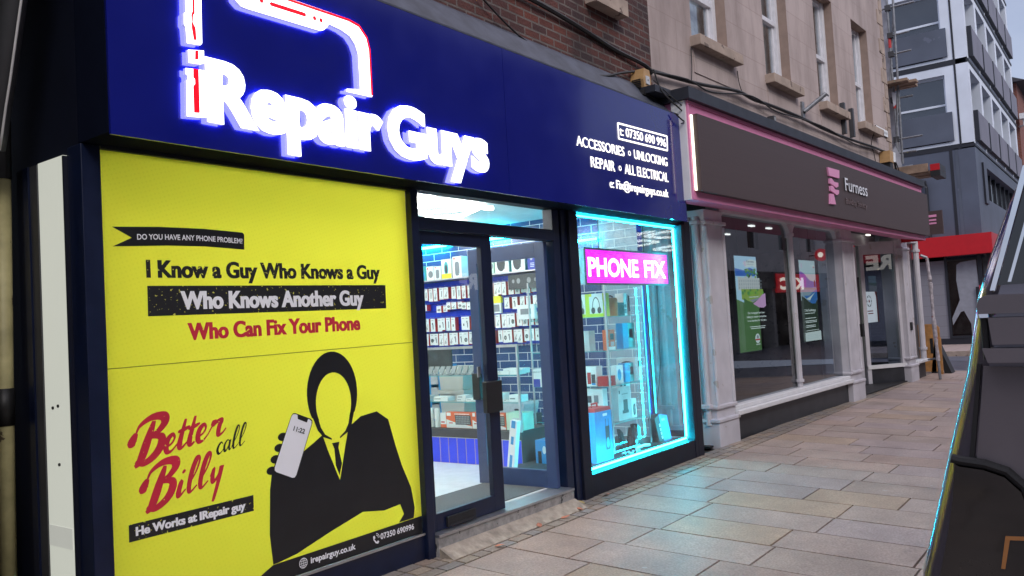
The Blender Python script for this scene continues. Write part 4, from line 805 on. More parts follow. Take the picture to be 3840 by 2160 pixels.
# ------------------------------------------------------------------ fascia sign
fs = thing('fascia_sign', 'long glossy blue shop fascia with glowing white 3D lettering', 'sign', (5, -.15, 2.54))
b = MB(); b.box(1.930, 4.966, -.30, -.285, 2.535, 3.655, M_fascia); part(b, 'panel', fs)
b = MB(); b.box(4.970, 8.05, -.30, -.285, 2.535, 3.655, M_fascia); part(b, 'panel', fs)
b = MB(); M_soffit = pbr('soffit_matt', (.004, .006, .016), .95, spec=.05); b.box(1.925, 8.045, -.284, .0, 2.545, 3.64, M_soffit); part(b, 'box', fs)
b = MB(); b.box(1.93, 8.05, -.302, -.10, 3.656, 3.668, M_lead); part(b, 'top_trim', fs)
YF, YB = -.338, -.317
KF = (4+YF)/(4-.37)                          # lettering re-fitted to its thinner stand-off
def lf(p): return (p[0]*KF, 1.55+(p[1]-1.55)*KF)
def letter_poly(name, poly, m=E_face):
    b = MB(); b.prism([lf(p) for p in poly], YF, YB, m, 'y', E_side, E_back); return part(b, name, fs)
def word3d(word, x0, z0, x1, cap, off):
    x0, z0 = lf((x0, z0)); x1 = x1*KF; cap *= KF; fat = .009; x0 += fat; x1 -= fat
    full = text_mesh(word, off, 0); mn = min(v[0] for v in full[0]); mx_ = max(v[0] for v in full[0]); kx = (x1-x0)/(mx_-mn); kz = cap/CAPH(off)
    bar = text_mesh('|', off, 0); bw = max(v[0] for v in bar[0])
    for i, ch in enumerate(word):
        adv = max(v[0] for v in text_mesh(word[:i]+'|', off, 0)[0])-bw if i else 0
        g_ = text_mesh(ch, off, 0); b = MB()
        w = max(v[0] for v in g_[0])-min(v[0] for v in g_[0]); xs = x0+(adv+min(v[0] for v in g_[0])-mn)*kx
        
        for q_, dx_ in enumerate((-fat, 0, fat)): b.text(ch, xs+dx_, z0, w*kx, cap, YF-.0004*(i % 2)-.0002*q_, E_face, depth=YB-YF, off=off, mside=E_side, mback=E_back)
        part(b, 'letter', fs)
word3d('Repair', 2.385, 2.668, 3.605, .316, .036)
word3d('Guys', 3.64, 2.664, 4.645, .325, .036)
letter_poly('letter_stem', [(2.277, 2.901), (2.38, 2.911), (2.380, 2.672), (2.347, 2.667), (2.274, 2.660), (2.278, 2.837), (2.286, 2.846), (2.285, 2.866), (2.276, 2.87)])
letter_poly('letter_dot', [(2.294, 2.996), (2.382, 3.012), (2.381, 2.947), (2.359, 2.937), (2.294, 2.931)])
letter_poly('phone_edge', [(2.293, 3.44), (2.36, 3.475), (2.42, 3.49), (2.47, 3.475), (2.47, 3.42), (2.40, 3.40), (2.381, 3.36), (2.374, 3.048), (2.364, 3.035), (2.29, 3.028), (2.286, 3.108), (2.278, 3.119), (2.28, 3.173), (2.289, 3.183)])
letter_poly('phone_outline', [(2.54, 3.42), (2.564, 3.364), (2.579, 3.326), (2.61, 3.302), (2.651, 3.299), (3.139, 3.305), (3.164, 3.315), (3.191, 3.337), (3.207, 3.363), (3.299, 3.352), (3.366, 3.331), (3.405, 3.289), (3.425, 3.237), (3.428, 3.02), (3.323, 3.003), (3.316, 2.998), (3.316, 2.985), (3.52, 2.99), (3.528, 3.0), (3.528, 3.285), (3.508, 3.356), (3.446, 3.419), (3.361, 3.434), (2.919, 3.434), (2.7, 3.434)][::1])
def redpart(poly):
    b = MB(); b.prism([lf(p) for p in poly], YF-.004, YF-.004, E_redl); return part(b, 'red_inlay', fs)
redpart([(2.316, 2.905), (2.346, 2.908), (2.343, 2.688), (2.311, 2.684), (2.312, 2.817), (2.323, 2.83), (2.323, 2.853), (2.314, 2.861)])
redpart([(2.331, 3.0), (2.349, 3.003), (2.347, 2.957), (2.328, 2.954)])
redpart([(2.328, 3.42), (2.345, 3.43), (2.337, 3.189), (2.328, 3.176), (2.324, 3.141), (2.339, 3.114), (2.341, 3.054), (2.326, 3.051), (2.317, 3.109), (2.317, 3.176), (2.326, 3.199)])
redpart([(2.7, 3.43), (2.919, 3.431), (3.362, 3.432), (3.444, 3.418), (3.506, 3.356), (3.526, 3.285), (3.526, 3.0), (3.513, 3.0), (3.512, 3.278), (3.494, 3.347), (3.437, 3.403), (3.356, 3.417), (2.918, 3.416), (2.7, 3.415)])
redpart([(2.80, 3.355), (2.79, 3.366), (2.80, 3.378), (3.03, 3.380), (3.042, 3.369), (3.03, 3.357)])
for cx in (2.690, 2.739, 3.099, 3.146): redpart([(cx+.013*math.cos(t*.52), 3.367+.013*math.sin(t*.52)) for t in range(12)])
def small(name, body, x0, z0, x1, z1, c, off=.0):
    b = MB(); b.text(body, x0, z0, math.hypot(x1-x0, z1-z0), c, -.3065, E_small, depth=.004, off=off, ang=math.atan2(z1-z0, x1-x0), mside=E_small); return part(b, name, fs)
small('contact_lettering', 't: 07350 690 996', 6.712, 3.250, 7.655, 3.268, .082)
small('services_lettering', 'ACCESSORIES', 5.95, 3.046, 6.775, 3.059, .086); small('services_lettering', 'UNLOCKING', 6.965, 3.062, 7.66, 3.072, .086)
small('services_lettering', 'REPAIR', 6.165, 2.888, 6.58, 2.894, .092); small('services_lettering', 'ALL ELECTRICAL', 6.765, 2.896, 7.657, 2.909, .092)
for (cx_, cz_) in ((6.87, 3.10), (6.672, 2.935)):
    b = MB(); ring(cx_, cz_, .026, .024, .010, -.3065, E_small, 16); part(b, 'ring_mark', fs)
small('contact_lettering', 'e: Fix@irepairguys.co.uk', 6.47, 2.738, 7.636, 2.752, .078)
b = MB()
q = [(6.684, 3.357), (7.692, 3.384), (7.680, 3.236), (6.682, 3.212)]
for i in range(4):
    p0 = Vector(q[i]); p1 = Vector(q[(i+1) % 4]); d = (p1-p0).normalized(); n_ = Vector((-d.y, d.x))*.008
    b.prism([tuple(p0-n_), tuple(p1-n_), tuple(p1+n_), tuple(p0+n_)], -.3065-.0004*i, -.3035-.0004*i, E_small)
part(b, 'border', fs)
# ------------------------------------------------------------------ neon, LED sign, ceiling lights
def neon(name, pts, r_, m, lab, cat='neon tube'):
    b = MB(); b.tube(pts, r_, m, 8); return tag(b.obj(name, smooth=True), lab, cat)
neon('neon_tube', [(6.30, .045, .213), (8.40, .045, .213)], .011, E_cyanw, 'glowing cyan tube along the bottom of the display window')
neon('neon_tube', [(8.408, .045, .23), (8.408, .045, 2.52)], .013, E_cyanw, 'glowing upright cyan tube at the right edge of the display window')
neon('neon_tube', [(6.30, .045, 2.525), (8.395, .045, 2.525)], .009, E_cyan, 'glowing cyan tube along the top of the display window')
neon('neon_tube', [(8.49, .52, .47), (8.49, .53, 2.0)], .005, E_cyanthin, 'left one of two thin cyan tubes on the tiled wall end')
neon('neon_tube', [(8.49, .44, .47), (8.49, .45, 2.0)], .005, E_cyanthin, 'right one of two thin cyan tubes on the tiled wall end')
neon('neon_tube', [(6.37, .085, .22), (6.37, .085, 2.50)], .012, E_cyanw, 'glowing upright cyan tube behind the left post of the display window')
neon('neon_tube', [(7.10, .20, .25), (7.62, .20, .25)], .006, E_cyanthin, 'short thin cyan tube lying on the display window floor')
neon('neon_tube', [(8.44, 4.4, 2.69), (8.44, 3.42, 2.69)], .02, E_cyanw, 'bright cyan tube high on the tiled wall over the top shelf, left one')
neon('neon_tube', [(8.44, 2.86, 2.69), (8.44, 2.40, 2.69)], .02, E_cyanw, 'bright cyan tube high on the tiled wall seen over the open door')
neon('neon_tube', [(8.44, 1.35, 2.52), (8.44, 1.05, 2.52)], .016, E_cyanw, 'bright cyan tube on the tiled wall at top left of the display window')
ls = thing('led_sign', 'magenta LED sign reading PHONE FIX hanging in the display window', 'sign', (7.56, .15, 1.9))
b = MB(); b.box(6.69, 8.43, .151, .21, 1.905, 2.245, M_mgrey); part(b, 'housing', ls)
b = MB(); b.face([(6.70, .149, 1.915), (8.425, .149, 1.915), (8.425, .149, 2.238), (6.70, .149, 2.238)], E_led); part(b, 'screen', ls)
b = MB(); b.text('PHONE', 6.745, 1.985, 1.0, .178, .146, E_ledw, off=.03); b.text('FIX', 7.87, 1.985, .50, .178, .146, E_ledw, off=.03); part(b, 'lettering', ls)
b = MB(); b.box(6.68, 8.44, .14, .15, 1.895, 1.915, M_dgrey); b.box(6.68, 8.44, .14, .15, 2.238, 2.255, M_dgrey); b.box(6.68, 6.70, .14, .15, 1.915, 2.238, M_dgrey); b.box(8.425, 8.44, .14, .15, 1.915, 2.238, M_dgrey); part(b, 'frame', ls)
for x in (7.02, 7.95):
    b = MB(); b.tube([(x, .18, 2.245), (x+.02, .18, 2.86)], .004, M_cable, 5); part(b, 'hanging_wire', ls)
def hexlight(cx, cy, rad, lab, z=2.80):
    t = thing('ceiling_light', lab, 'ceiling light', (cx, cy, z), 0, 'hexagonal tube lights on the shop ceiling')
    for i in range(6):
        a0, a1 = i*math.pi/3, (i+1)*math.pi/3
        b = MB(); b.tube([(rad*math.cos(a0)*.97, rad*math.sin(a0)*.97, 0), (rad*math.cos(a1)*.97, rad*math.sin(a1)*.97, 0)], .02, E_tube, 6); b.obj('tube', t)
    return t
HL = [(4.2, 1.5, 'white hexagon tube light on ceiling, front left one behind the door glass'), (5.4, 1.5, 'white hexagon tube light on ceiling above the door mat'), (6.5, 1.9, 'white hexagon tube light on ceiling above the glass counter end'), (4.8, 2.7, 'white hexagon tube light on ceiling at mid shop left'), (6.0, 2.7, 'white hexagon tube light on ceiling at mid shop centre'), (7.4, 2.9, 'white hexagon tube light on ceiling near the slat wall'), (5.4, 3.9, 'white hexagon tube light on ceiling at the shop rear left'), (6.8, 4.0, 'white hexagon tube light on ceiling at the shop rear right'), (3.0, 2.6, 'white hexagon tube light on ceiling far behind the yellow poster'), (3.0, 1.75, 'white hexagon tube light added close behind the yellow poster to brighten it')]  # light close behind the poster is added to brighten its vinyl
for (x, y_, lab) in HL: hexlight(x, y_, .52, lab)
b = MB(); b.box(4.4, 5.85, .55, .60, 2.60, 2.63, E_tube); tag(b.obj('tube_light'), 'long white tube light glowing behind the glass above the door', 'light')

# ------------------------------------------------------------------ stone building and building society front (own rotated frame)
FO = (8.05, .05, 0); FR = R(-2.2)
def fthing(name, label, cat, loc=(0, 0, 0), group=None):
    c, s_ = math.cos(FR), math.sin(FR)
    return thing(name, label, cat, (FO[0]+loc[0]*c-loc[1]*s_, FO[1]+loc[0]*s_+loc[1]*c, loc[2]), FR, group)
def fpart(b, name, parent, loc=(0, 0, 0), **k):
    """mesh given in the rotated frame, under a thing whose base stands at loc in that frame"""
    o = b.obj(name, parent, **k); o.data.transform(Matrix.Translation((-loc[0], -loc[1], -loc[2]))); return o
st = fthing('stone_building', 'pinkish stone faced building of tall sash windows above the building society', 'building')
WIN = [(1.30, 2.33, 4.93, 7.0), (3.60, 4.58, 4.92, 6.9), (5.82, 6.80, 4.91, 6.85), (7.87, 8.84, 4.90, 6.83)]
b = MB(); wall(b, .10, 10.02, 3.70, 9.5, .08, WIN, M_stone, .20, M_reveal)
b.face([(.10, .08, 3.7), (.10, .08, 9.5), (.10, 8, 9.5), (.10, 8, 3.7)], M_stone2); b.face([(10.02, .08, 3.06), (10.02, 8, 3.06), (10.02, 8, 9.5), (10.02, .08, 9.5)], M_stone2); b.box(11.2, 11.25, 1.4, 8, 0, 3.06, M_stone2); b.box(.1, 10.0, 7.9, 8, 0, 9.5, M_stone2); b.box(.1, 10.0, .3, 8, 9.4, 9.5, M_slate); b.box(9.95, 11.25, .2, 8, 3.0, 3.06, M_lead)
fpart(b, 'wall', st)
b = MB()
for i in range(20):
    z = 3.9+i*.30; w = .36 if i % 2 else .20
    b.box(10.03-w, 10.035, .066, .3, z+.006, z+.294, M_stone2)
fpart(b, 'quoins', st, bevel=.006)
for i, (u0, u1, z0, z1) in enumerate(WIN):
    b = MB(); v = .235; zm = (5.6, 5.90, 5.82, 5.75)[i]
    b.box(u0, u0+.07, v, v+.07, z0, z1, M_sash); b.box(u1-.11, u1, v-.02, v+.07, z0, z1, M_sash); b.box(u0+.07, u1-.11, v, v+.07, z1-.08, z1, M_sash)
    b.box(u0+.07, u1-.11, v-.01, v+.06, zm-.03, zm+.04, M_sash); b.box(u0+.07, u1-.11, v, v+.07, z0, z0+.07, M_sash)
    b.box(u1-.17, u1-.11, v+.02, v+.07, z0, z1, M_sash); b.box(u0+.07, u0+.12, v+.02, v+.07, z0, z1, M_sash)
    w = fpart(b, 'window', st, bevel=.004)
    b = MB(); b.face([(u0, v+.045, z0), (u1, v+.045, z0), (u1, v+.045, z1), (u0, v+.045, z1)], M_glassup)
    b.face([(u0, v+.17, z0), (u1, v+.17, z0), (u1, v+.17, z1), (u0, v+.17, z1)], M_curt); fpart(b, 'pane', w)
    if i == 0:
        b = MB()
        for uu, h in ((1.62, .34), (1.80, .26)): b.prism([(uu-.06, 5.0), (uu+.05, 5.0), (uu+.01, 5.0+h), (uu-.03, 5.0+h*.9)], v+.12, v+.13, M_beige)
        fpart(b, 'blind_scrap', w)
    b = MB(); b.box(u0-.05, u1+.16, -.06, .29, z0-.135, z0-.004, M_stone2); fpart(b, 'window_sill', st, bevel=.008)
    b = MB(); b.box(u0-.0, u1+.10, .068, .084, z0-.44, z0-.137, M_stone); fpart(b, 'apron', st)
# ground floor shell (dark interior, lamps)
b = MB(); b.box(.95, 11.2, 5.0, 5.1, 0, 2.9, M_black); b.box(.95, 11.2, .2, 5, 2.92, 3.0, M_dgrey); b.box(1.0, 11.2, .06, 5, .0, .02, M_black); b.box(.1, 10.0, .09, .3, 3.05, 3.72, M_stone2); b.box(2.4, 2.6, 2.6, 3.0, 0, 2.9, M_black)
fpart(b, 'ground_floor_room', st)
b = MB(); b.tube([(5.25, 3.9, 0.02), (5.25, 3.9, 2.9)], .1, M_black, 10); fpart(b, 'column', st)
for (u, v, s_, lab) in ((4.65, .9, .055, 'first'), (5.35, .9, .055, 'second'), (4.75, 1.7, .055, 'third'), (5.5, 1.7, .055, 'fourth'), (8.9, .35, .05, 'fifth')):
    b = MB(); b.box(u-s_*1.4, u+s_*1.4, v-s_*.5, v+s_*.5, 2.895, 2.915, E_spot); fpart(b, 'ceiling_lamp', st)
fs_ = fthing('society_shopfront', 'grey painted columned shopfront of the building society with big dark windows', 'shopfront')
def pilaster(u0, u1, v0, v1, zt, name='pilaster', h0=.28):
    b = MB(); m = M_cream
    b.box(u0, u1, v0, v1, h0, zt, m)                       # shaft
    b.box(u0-.03, u1+.035, v0-.035, v1, -.03, h0, m)       # plinth block
    for z, e in ((h0, .05), (h0+.155, .03), (2.62, .035)):
        b.box(u0-e, u1+e, v0-e, v1, z, z+.045, m)
    # raised corner rolls
    for uu in (u0+.02, u1-.02): b.tube([(uu, v0-.004, h0+.2), (uu, v0-.004, 2.60)], .028, m, 8)
    return fpart(b, name, fs_, bevel=.012)
pilaster(1.13, 1.62, .0, .32, 2.80)
pilaster(6.10, 6.68, .0, .40, 2.88)
pilaster(9.78, 10.28, .0, .40, 2.88)
# left return with shafts and sill
b = MB(); m = M_cream
for v in (.10, .21, .30): b.tube([(1.10, v, .25), (1.10, v, 2.72)], .035, m, 10)
for v in (.56, .70): b.tube([(1.02, v, .25), (1.02, v, 2.72)], .07, m, 12)
for z in (.45, 2.62):
    b.box(1.03, 1.12, .04, .36, z, z+.045, m); b.box(.93, 1.12, .47, .80, z, z+.045, m)
b.box(.98, 1.12, .42, .85, .25, 2.75, m); b.box(.96, 1.13, .33, 1.4, .20, .255, m)
b.box(1.08, 1.12, .85, 1.4, .255, 2.75, m)
fpart(b, 'return_shafts', fs_, bevel=.006)
b = MB(); b.box(1.02, 1.14, .325, 1.4, -.02, .20, M_stall); fpart(b, 'plinth', fs_); b = MB(); b.box(1.64, 6.08, .05, .2, -.03, .30, M_stall); fpart(b, 'plinth', fs_); b = MB(); b.box(10.26, 11.22, .05, .2, -.03, .30, M_stall); b.box(11.1, 11.22, .2, 3, -.03, .3, M_stall)
fpart(b, 'plinth', fs_)
b = MB(); b.box(1.64, 6.10, -.05, .22, .305, .365, M_white); b.box(1.64, 6.10, .0, .22, .365, .42, M_white); fpart(b, 'window_sill', fs_, bevel=.01); b = MB(); b.box(10.26, 11.26, -.04, .22, .305, .36, M_white); fpart(b, 'window_sill', fs_, bevel=.01)
# windows with rounded upper corners
def round_win(u0, u1, z0, z1, rad=.16):
    q = [(u0, z0), (u1, z0)]
    for k in range(7): a = k*math.pi/12; q.append((u1-rad+rad*math.cos(a), z1-rad+rad*math.sin(a)))
    for k in range(7): a = math.pi/2+k*math.pi/12; q.append((u0+rad+rad*math.cos(a), z1-rad+rad*math.sin(a)))
    return q
def spandrel(b, u0, u1, z0, z1, v0, v1, rad, m):
    for (uc, sg) in ((u0, 1), (u1, -1)):
        q = [(uc, z1)]
        for k in range(7):
            a = k*math.pi/12; q.append((uc+sg*(rad-rad*math.sin(a)), z1-rad+rad*math.cos(a)))
        b.prism(q, v0, v1, m)
for (u0, u1) in ((1.66, 4.0), (4.12, 6.08)):
    b = MB(); b.face([(u0, .12, .42), (u1, .12, .42), (u1, .12, 2.84), (u0, .12, 2.84)], M_glassd); fpart(b, 'window_glass', fs_)
b = MB(); b.tube([(4.06, .09, .42), (4.06, .09, 2.82)], .045, M_cream, 10)
for z in (.50, 2.62): b.tube([(4.06, .09, z), (4.06, .09, z+.04)], .065, M_cream, 10)
fpart(b, 'mullion', fs_, smooth=False)
b = MB(); b.box(1.6, 6.7, .02, .2, 2.80, 3.06, M_cream); b.box(9.7, 11.26, .02, .2, 2.80, 3.06, M_cream); b.box(6.7, 9.7, .45, .6, 2.72, 3.06, M_cream)
spandrel(b, 1.66, 4.01, 2.42, 2.80, .06, .14, .2, M_cream); spandrel(b, 4.11, 6.09, 2.42, 2.80, .06, .14, .2, M_cream); fpart(b, 'lintel', fs_)
# recessed doorway and splayed side window
dx, dv = .80, -.52; dl = math.hypot(dx, dv); du = (dx/dl, dv/dl)
def sp_(t, z, d=0): return (9.02+du[0]*t-du[1]*0+d*du[1], .60+du[1]*t-d*du[0]*-1*-1, z)
def slab_pts(b, t0, t1, z0, z1, d0, d1, m):
    P = lambda t, d, z: (9.02+du[0]*t+(-du[1])*d, .60+du[1]*t+du[0]*d, z)
    vs = [P(t0, d0, z0), P(t1, d0, z0), P(t1, d1, z0), P(t0, d1, z0), P(t0, d0, z1), P(t1, d0, z1), P(t1, d1, z1), P(t0, d1, z1)]
    b.mesh(vs, [(0, 3, 2, 1), (4, 5, 6, 7), (0, 1, 5, 4), (1, 2, 6, 5), (2, 3, 7, 6), (3, 0, 4, 7)], m)
b = MB(); slab_pts(b, 0, .09, 0, 2.8, -.03, .08, M_cream); slab_pts(b, dl-.1, dl, .3, 2.8, -.03, .08, M_cream); slab_pts(b, .09, dl-.1, 2.55, 2.8, -.01, .06, M_cream); slab_pts(b, 0, dl, .30, .37, -.05, .08, M_white)
slab_pts(b, 0.02, dl, -.02, .30, -.02, .1, M_stall); fpart(b, 'splay_frame', fs_)
b = MB(); P = lambda t, d, z: (9.02+du[0]*t+(-du[1])*d, .60+du[1]*t+du[0]*d, z)
b.face([P(.09, .02, .37), P(dl-.1, .02, .37), P(dl-.1, .02, 2.55), P(.09, .02, 2.55)], M_glassd); fpart(b, 'splay_glass', fs_)
b = MB(); b.box(6.7, 6.76, .4, .66, 0, 2.75, M_cream); fpart(b, 'door_jamb', fs_)
fd = fthing('entrance_door', 'tall grey framed entrance door recessed beside the columns', 'door', (6.8, .62, 0))
leaf_frame(MB(), 0, 2.15, .02, 2.70, .10, .10, .25, .12, .06, M_cream).obj('door_frame', fd); MB().face([(.1, .03, .27), (2.05, .03, .27), (2.05, .03, 2.58), (.1, .03, 2.58)], M_glassd).obj('glass', fd)
b = MB(); b.box(1.90, 2.02, -.09, -.0, .95, 1.2, M_black); b.tube([(1.96, -.06, 1.0), (1.96, -.06, 2.1)], .02, M_dgrey, 8); b.obj('handle', fd)
b = MB(); b.box(10.02, 10.12, -.03, -.002, 1.0, 1.16, M_black); fpart(b, 'door_button', fs_)
b = MB(); b.face([(10.30, .12, .36), (11.14, .12, .36), (11.14, .12, 2.8), (10.30, .12, 2.8)], M_glassd); b.face([(11.2, .14, .36), (11.2, 1.4, .36), (11.2, 1.4, 2.8), (11.2, .14, 2.8)], M_glassd); fpart(b, 'window_glass', fs_)
b = MB(); b.tube([(11.18, .06, .36), (11.18, .06, 2.82)], .06, M_cream, 10)
for z in (.55, 2.62): b.tube([(11.18, .06, z), (11.18, .06, z+.05)], .085, M_cream, 10)
fpart(b, 'corner_post', fs_)
# sign box
sg = fthing('society_sign', 'long brown building society fascia sign in a pink tray with grey name lettering', 'sign', (0, -.4, 2.75))
LO = (0, -.4, 2.75)
b = MB()
b.face([(0, -.435, 2.755), (9.88, -.435, 2.755), (9.88, -.435, 3.80), (0, -.435, 3.80)], M_pink)
b.box(0, 9.88, -.45, .05, 3.77, 3.803, M_pink); b.prism([(-.445, 2.757), (-.445, 2.84), (.05, 2.93), (.05, 2.84)], .02, 9.88, M_pink, 'x'); b.box(-.005, .02, -.45, .05, 2.755, 3.80, M_pink)
b.box(9.86, 9.88, -.425, .05, 2.755, 3.70, M_red); fpart(b, 'tray', sg, LO)
b = MB(); b.box(-.03, -.006, -.43, -.27, 2.755, 3.803, M_white); fpart(b, 'end_cap', sg, LO)
b = MB(); b.box(.055, 9.93, -.52, -.455, 2.84, 3.655, M_brown); fpart(b, 'panel', sg, LO)
b = MB(); b.box(.022, .054, -.47, -.455, 2.85, 3.65, E_strip); fpart(b, 'edge_light', sg, LO)
b = MB(); b.box(-.06, 9.9, -.50, .07, 3.806, 3.93, M_cap); b.box(-.40, -.062, -.30, .07, 3.86, 3.93, M_cap); fpart(b, 'capping', sg, LO)
LG = [[(4.038, 3.532), (4.531, 3.541), (4.504, 3.421), (4.069, 3.415)], [(4.083, 3.378), (4.161, 3.386), (4.265, 3.345), (4.441, 3.35), (4.437, 3.296), (4.338, 3.267), (4.207, 3.29), (4.076, 3.307)], [(4.082, 3.273), (4.182, 3.28), (4.285, 3.237), (4.448, 3.241), (4.436, 3.189), (4.336, 3.158), (4.205, 3.184), (4.079, 3.203)], [(4.056, 3.156), (4.201, 3.164), (4.268, 3.019), (4.023, 3.009)]]
for q in LG:
    b = MB(); b.prism(q, -.545, -.521, M_pinklogo); fpart(b, 'logo_piece', sg, LO)
b = MB(); b.text('Furness', 4.77, 3.272, 1.10, .19, -.54, M_silver, depth=.018, off=.008, mside=M_dgrey); fpart(b, 'name_lettering', sg, LO)
b = MB(); b.text('Building Society', 4.79, 3.075, 1.03, .085, -.53, M_brownlet, depth=.008, off=.0, mside=M_brown); fpart(b, 'name_lettering', sg, LO)
# screens
def screen(name, u0, u1, z0, z1, v, lab, draw):
    t = fthing(name, lab, 'screen', (u0, v, z0)); W, H = u1-u0, z1-z0
    b = MB(); b.box(-.02, W+.02, .012, .06, -.02, H+.02, M_black); b.tube([(W/2-.2, .03, H+.02), (W/2-.2, .03, 2.9-z0)], .005, M_cable, 5); b.tube([(W/2+.2, .03, H+.02), (W/2+.2, .03, 2.9-z0)], .005, M_cable, 5); b.obj('casing', t)
    b = MB(); L = [0]
    def q(pts, m): L[0] += 1; b.prism([(p[0]*W, p[1]*H) for p in pts], .010-.0012*L[0], .010-.0012*L[0], m)
    def tx(s_, x, z, w, c, m, off=.015): L[0] += 1; b.text(s_, x*W, z*H, w*W, c*H, .010-.0012*L[0], m, off=off)
    draw(q, tx); b.obj('picture', t); return t
FULL = [(0, 0), (1, 0), (1, 1), (0, 1)]
def d1_(q, tx):
    rr = random.Random(5)
    q(FULL, S_grn); q([(0, .55), (.25, .52), (.45, .50), (1, .58), (1, 1), (0, 1)], S_sky)
    q([(.35, .93), (.7, .97), (1, .96), (1, .88), (.8, .90), (.5, .88)], S_wht)
    q([(0, .87), (.2, .86), (.4, .85), (.65, .88), (.8, .87), (.9, .85), (.9, .79), (0, .79)], S_hill)
    for i in range(26):
        a, c_ = rr.uniform(.35, .97), rr.uniform(.77, .86); r_ = rr.uniform(.03, .07); q([(a+r_*math.cos(t), c_+r_*.3*math.sin(t)) for t in range(6)], rr.choice([S_tree, S_grs, S_tree, S_dkg]))
    q([(0, .64), (1, .64), (1, .77), (.66, .77), (.62, .80), (.5, .765), (.36, .79), (.28, .77), (0, .78)], S_hall)
    for i in range(11):
        for k in range(3): a = .04+i*.088; q([(a, .655+k*.035), (a+.03, .655+k*.035), (a+.03, .677+k*.035), (a, .677+k*.035)], S_halld)
    q([(0, .545), (.3, .52), (.5, .51), (1, .585), (1, .65), (0, .65)], S_grs)
    for i in range(22):
        a, c_ = rr.uniform(.02, .95), rr.uniform(.58, .64); r_ = rr.uniform(.03, .06); q([(a+r_*math.cos(t), c_+r_*.35*math.sin(t)) for t in range(6)], rr.choice([S_tree, S_grs, S_lime]))
    q([(.25, .535), (.75, .56), (.7, .545), (.4, .51)], S_halld); q([(.25, .56), (.68, .565), (.68, .572), (.25, .568)], S_wht)
    q([(0, .56), (.12, .535), (.3, .515), (.45, .49), (.7, .44), (.0, .40)], S_grn)
    q([(.40, .495), (.65, .54), (.85, .59), (.95, .60), (1, .60), (1, .47), (.88, .45), (.66, .455)], S_pk)
    for z in (0, 1, 2, 3): q([(.08, .935-z*.013), (.17, .937-z*.013), (.165, .928-z*.013), (.09, .927-z*.013)], S_pk)
    tx('Furness', .20, .925, .34, .022, S_lg, .02); tx('Building Society', .20, .900, .30, .010, S_lg, .01)
    tx('Our mortgages have been', .10, .392, .78, .021, S_txt, .02); tx('helping to create communities', .04, .352, .90, .021, S_txt, .02); tx('in our heartland for 160 years.', .06, .312, .88, .021, S_txt, .02)
    for i, (a, c_) in enumerate(((.14, .86), (.17, .83))): q([(a, .255-i*.018), (c_, .255-i*.018), (c_, .262-i*.018), (a, .262-i*.018)], S_txt)
    q([(.45+.11*math.cos(t*.3), .135+.05*math.sin(t*.3)) for t in range(21)], S_wht); q([(.34, .13), (.56, .13), (.55, .115), (.35, .115)], S_rd); q([(.45+.05*math.cos(t*.3), .15+.018*math.sin(t*.3)) for t in range(21)], S_halld)
    q([(.35, .07), (.55, .07), (.55, .077), (.35, .077)], S_txt)
def d2_(q, tx):
    q(FULL, S_dkg); q([(0, .5), (1, .5), (1, 1), (0, 1)], S_pal)
    q([(0, .86), (.15, .855), (.3, .83), (.5, .77), (.75, .73), (.95, .73), (1, .74), (1, .66), (0, .66)], S_pur); q([(.4, .80), (.6, .75), (.95, .73), (1, .74), (1, .66), (.35, .66)], S_blu); q([(.86, .67), (.86, .74), (.90, .76), (.94, .74), (.95, .67)], S_dkg)
    q([(0, .665), (1, .655), (1, .635), (0, .645)], S_halld); q([(0, .645), (1, .635), (1, .5), (.5, .48), (0, .52)], S_lake); q([(.15, .56), (.5, .56), (.7, .60), (1, .64), (1, .52), (.85, .46), (.6, .46)], S_blu); q([(.3, .52), (.55, .55), (.85, .60), (.95, .63), (.7, .56), (.5, .50)], S_wht)
    q([(0, .56), (.2, .53), (.5, .475), (.7, .45), (.9, .44), (1, .45), (1, .40), (0, .40)], S_dkg)
    for z in (0, 1, 2, 3): q([(.07, .955-z*.014), (.14, .957-z*.014), (.135, .948-z*.014), (.075, .947-z*.014)], S_pk)
    q([(.84+.05*math.cos(t*.3), .93+.022*math.sin(t*.3)) for t in range(21)], S_wht); q([(.79, .925), (.89, .925), (.87, .908), (.81, .908)], S_rd)
    tx('2 Year Fixed Mortgage', .09, .365, .70, .030, S_txt, .02)
    for (z, w) in ((.335, .62), (.275, .68), (.243, .72), (.225, .70), (.185, .6), (.167, .6)): q([(.09, z), (.09+w, z+.003), (.09+w, z+.011), (.09, z+.008)], S_txt)
    q([(.06, .125), (.9, .13), (.9, .136), (.06, .131)], S_txt); q([(0, 0), (1, 0), (1, .115), (0, .105)], S_wht)
    for z in (.03, .05, .07): q([(.05, z), (.9, z+.003), (.9, z+.006), (.05, z+.003)], S_pal)
def d3_(q, tx):
    q(FULL, S_lime); q([(0, .5), (1, .55), (1, 1), (0, 1)], S_sky); q([(0, .56), (1, .56), (1, .8), (0, .79)], S_hall); q([(0, .78), (1, .80), (1, .86), (.5, .84), (0, .87)], S_tree); q([(0, .55), (1, .57), (1, .60), (0, .60)], S_grs); q([(0, .52), (.2, .57), (1, .58), (1, .46), (.4, .43), (0, .45)], S_pk)
    for z in (.36, .33, .30): q([(.1, z), (.55, z), (.55, z+.014), (.1, z+.014)], S_txt)
screen('advert_screen', 3.03, 3.785, .99, 2.35, .5, 'bright advert screen with a stately hall picture in the first dark window', d1_)
screen('advert_screen', 5.51, 6.25, 1.02, 2.35, .5, 'advert screen with a purple lake picture in the second dark window', d2_)
screen('advert_screen', 9.0, 9.62, 1.15, 2.25, 1.5, 'bright lime advert screen partly hidden behind the lake picture screen', d3_)
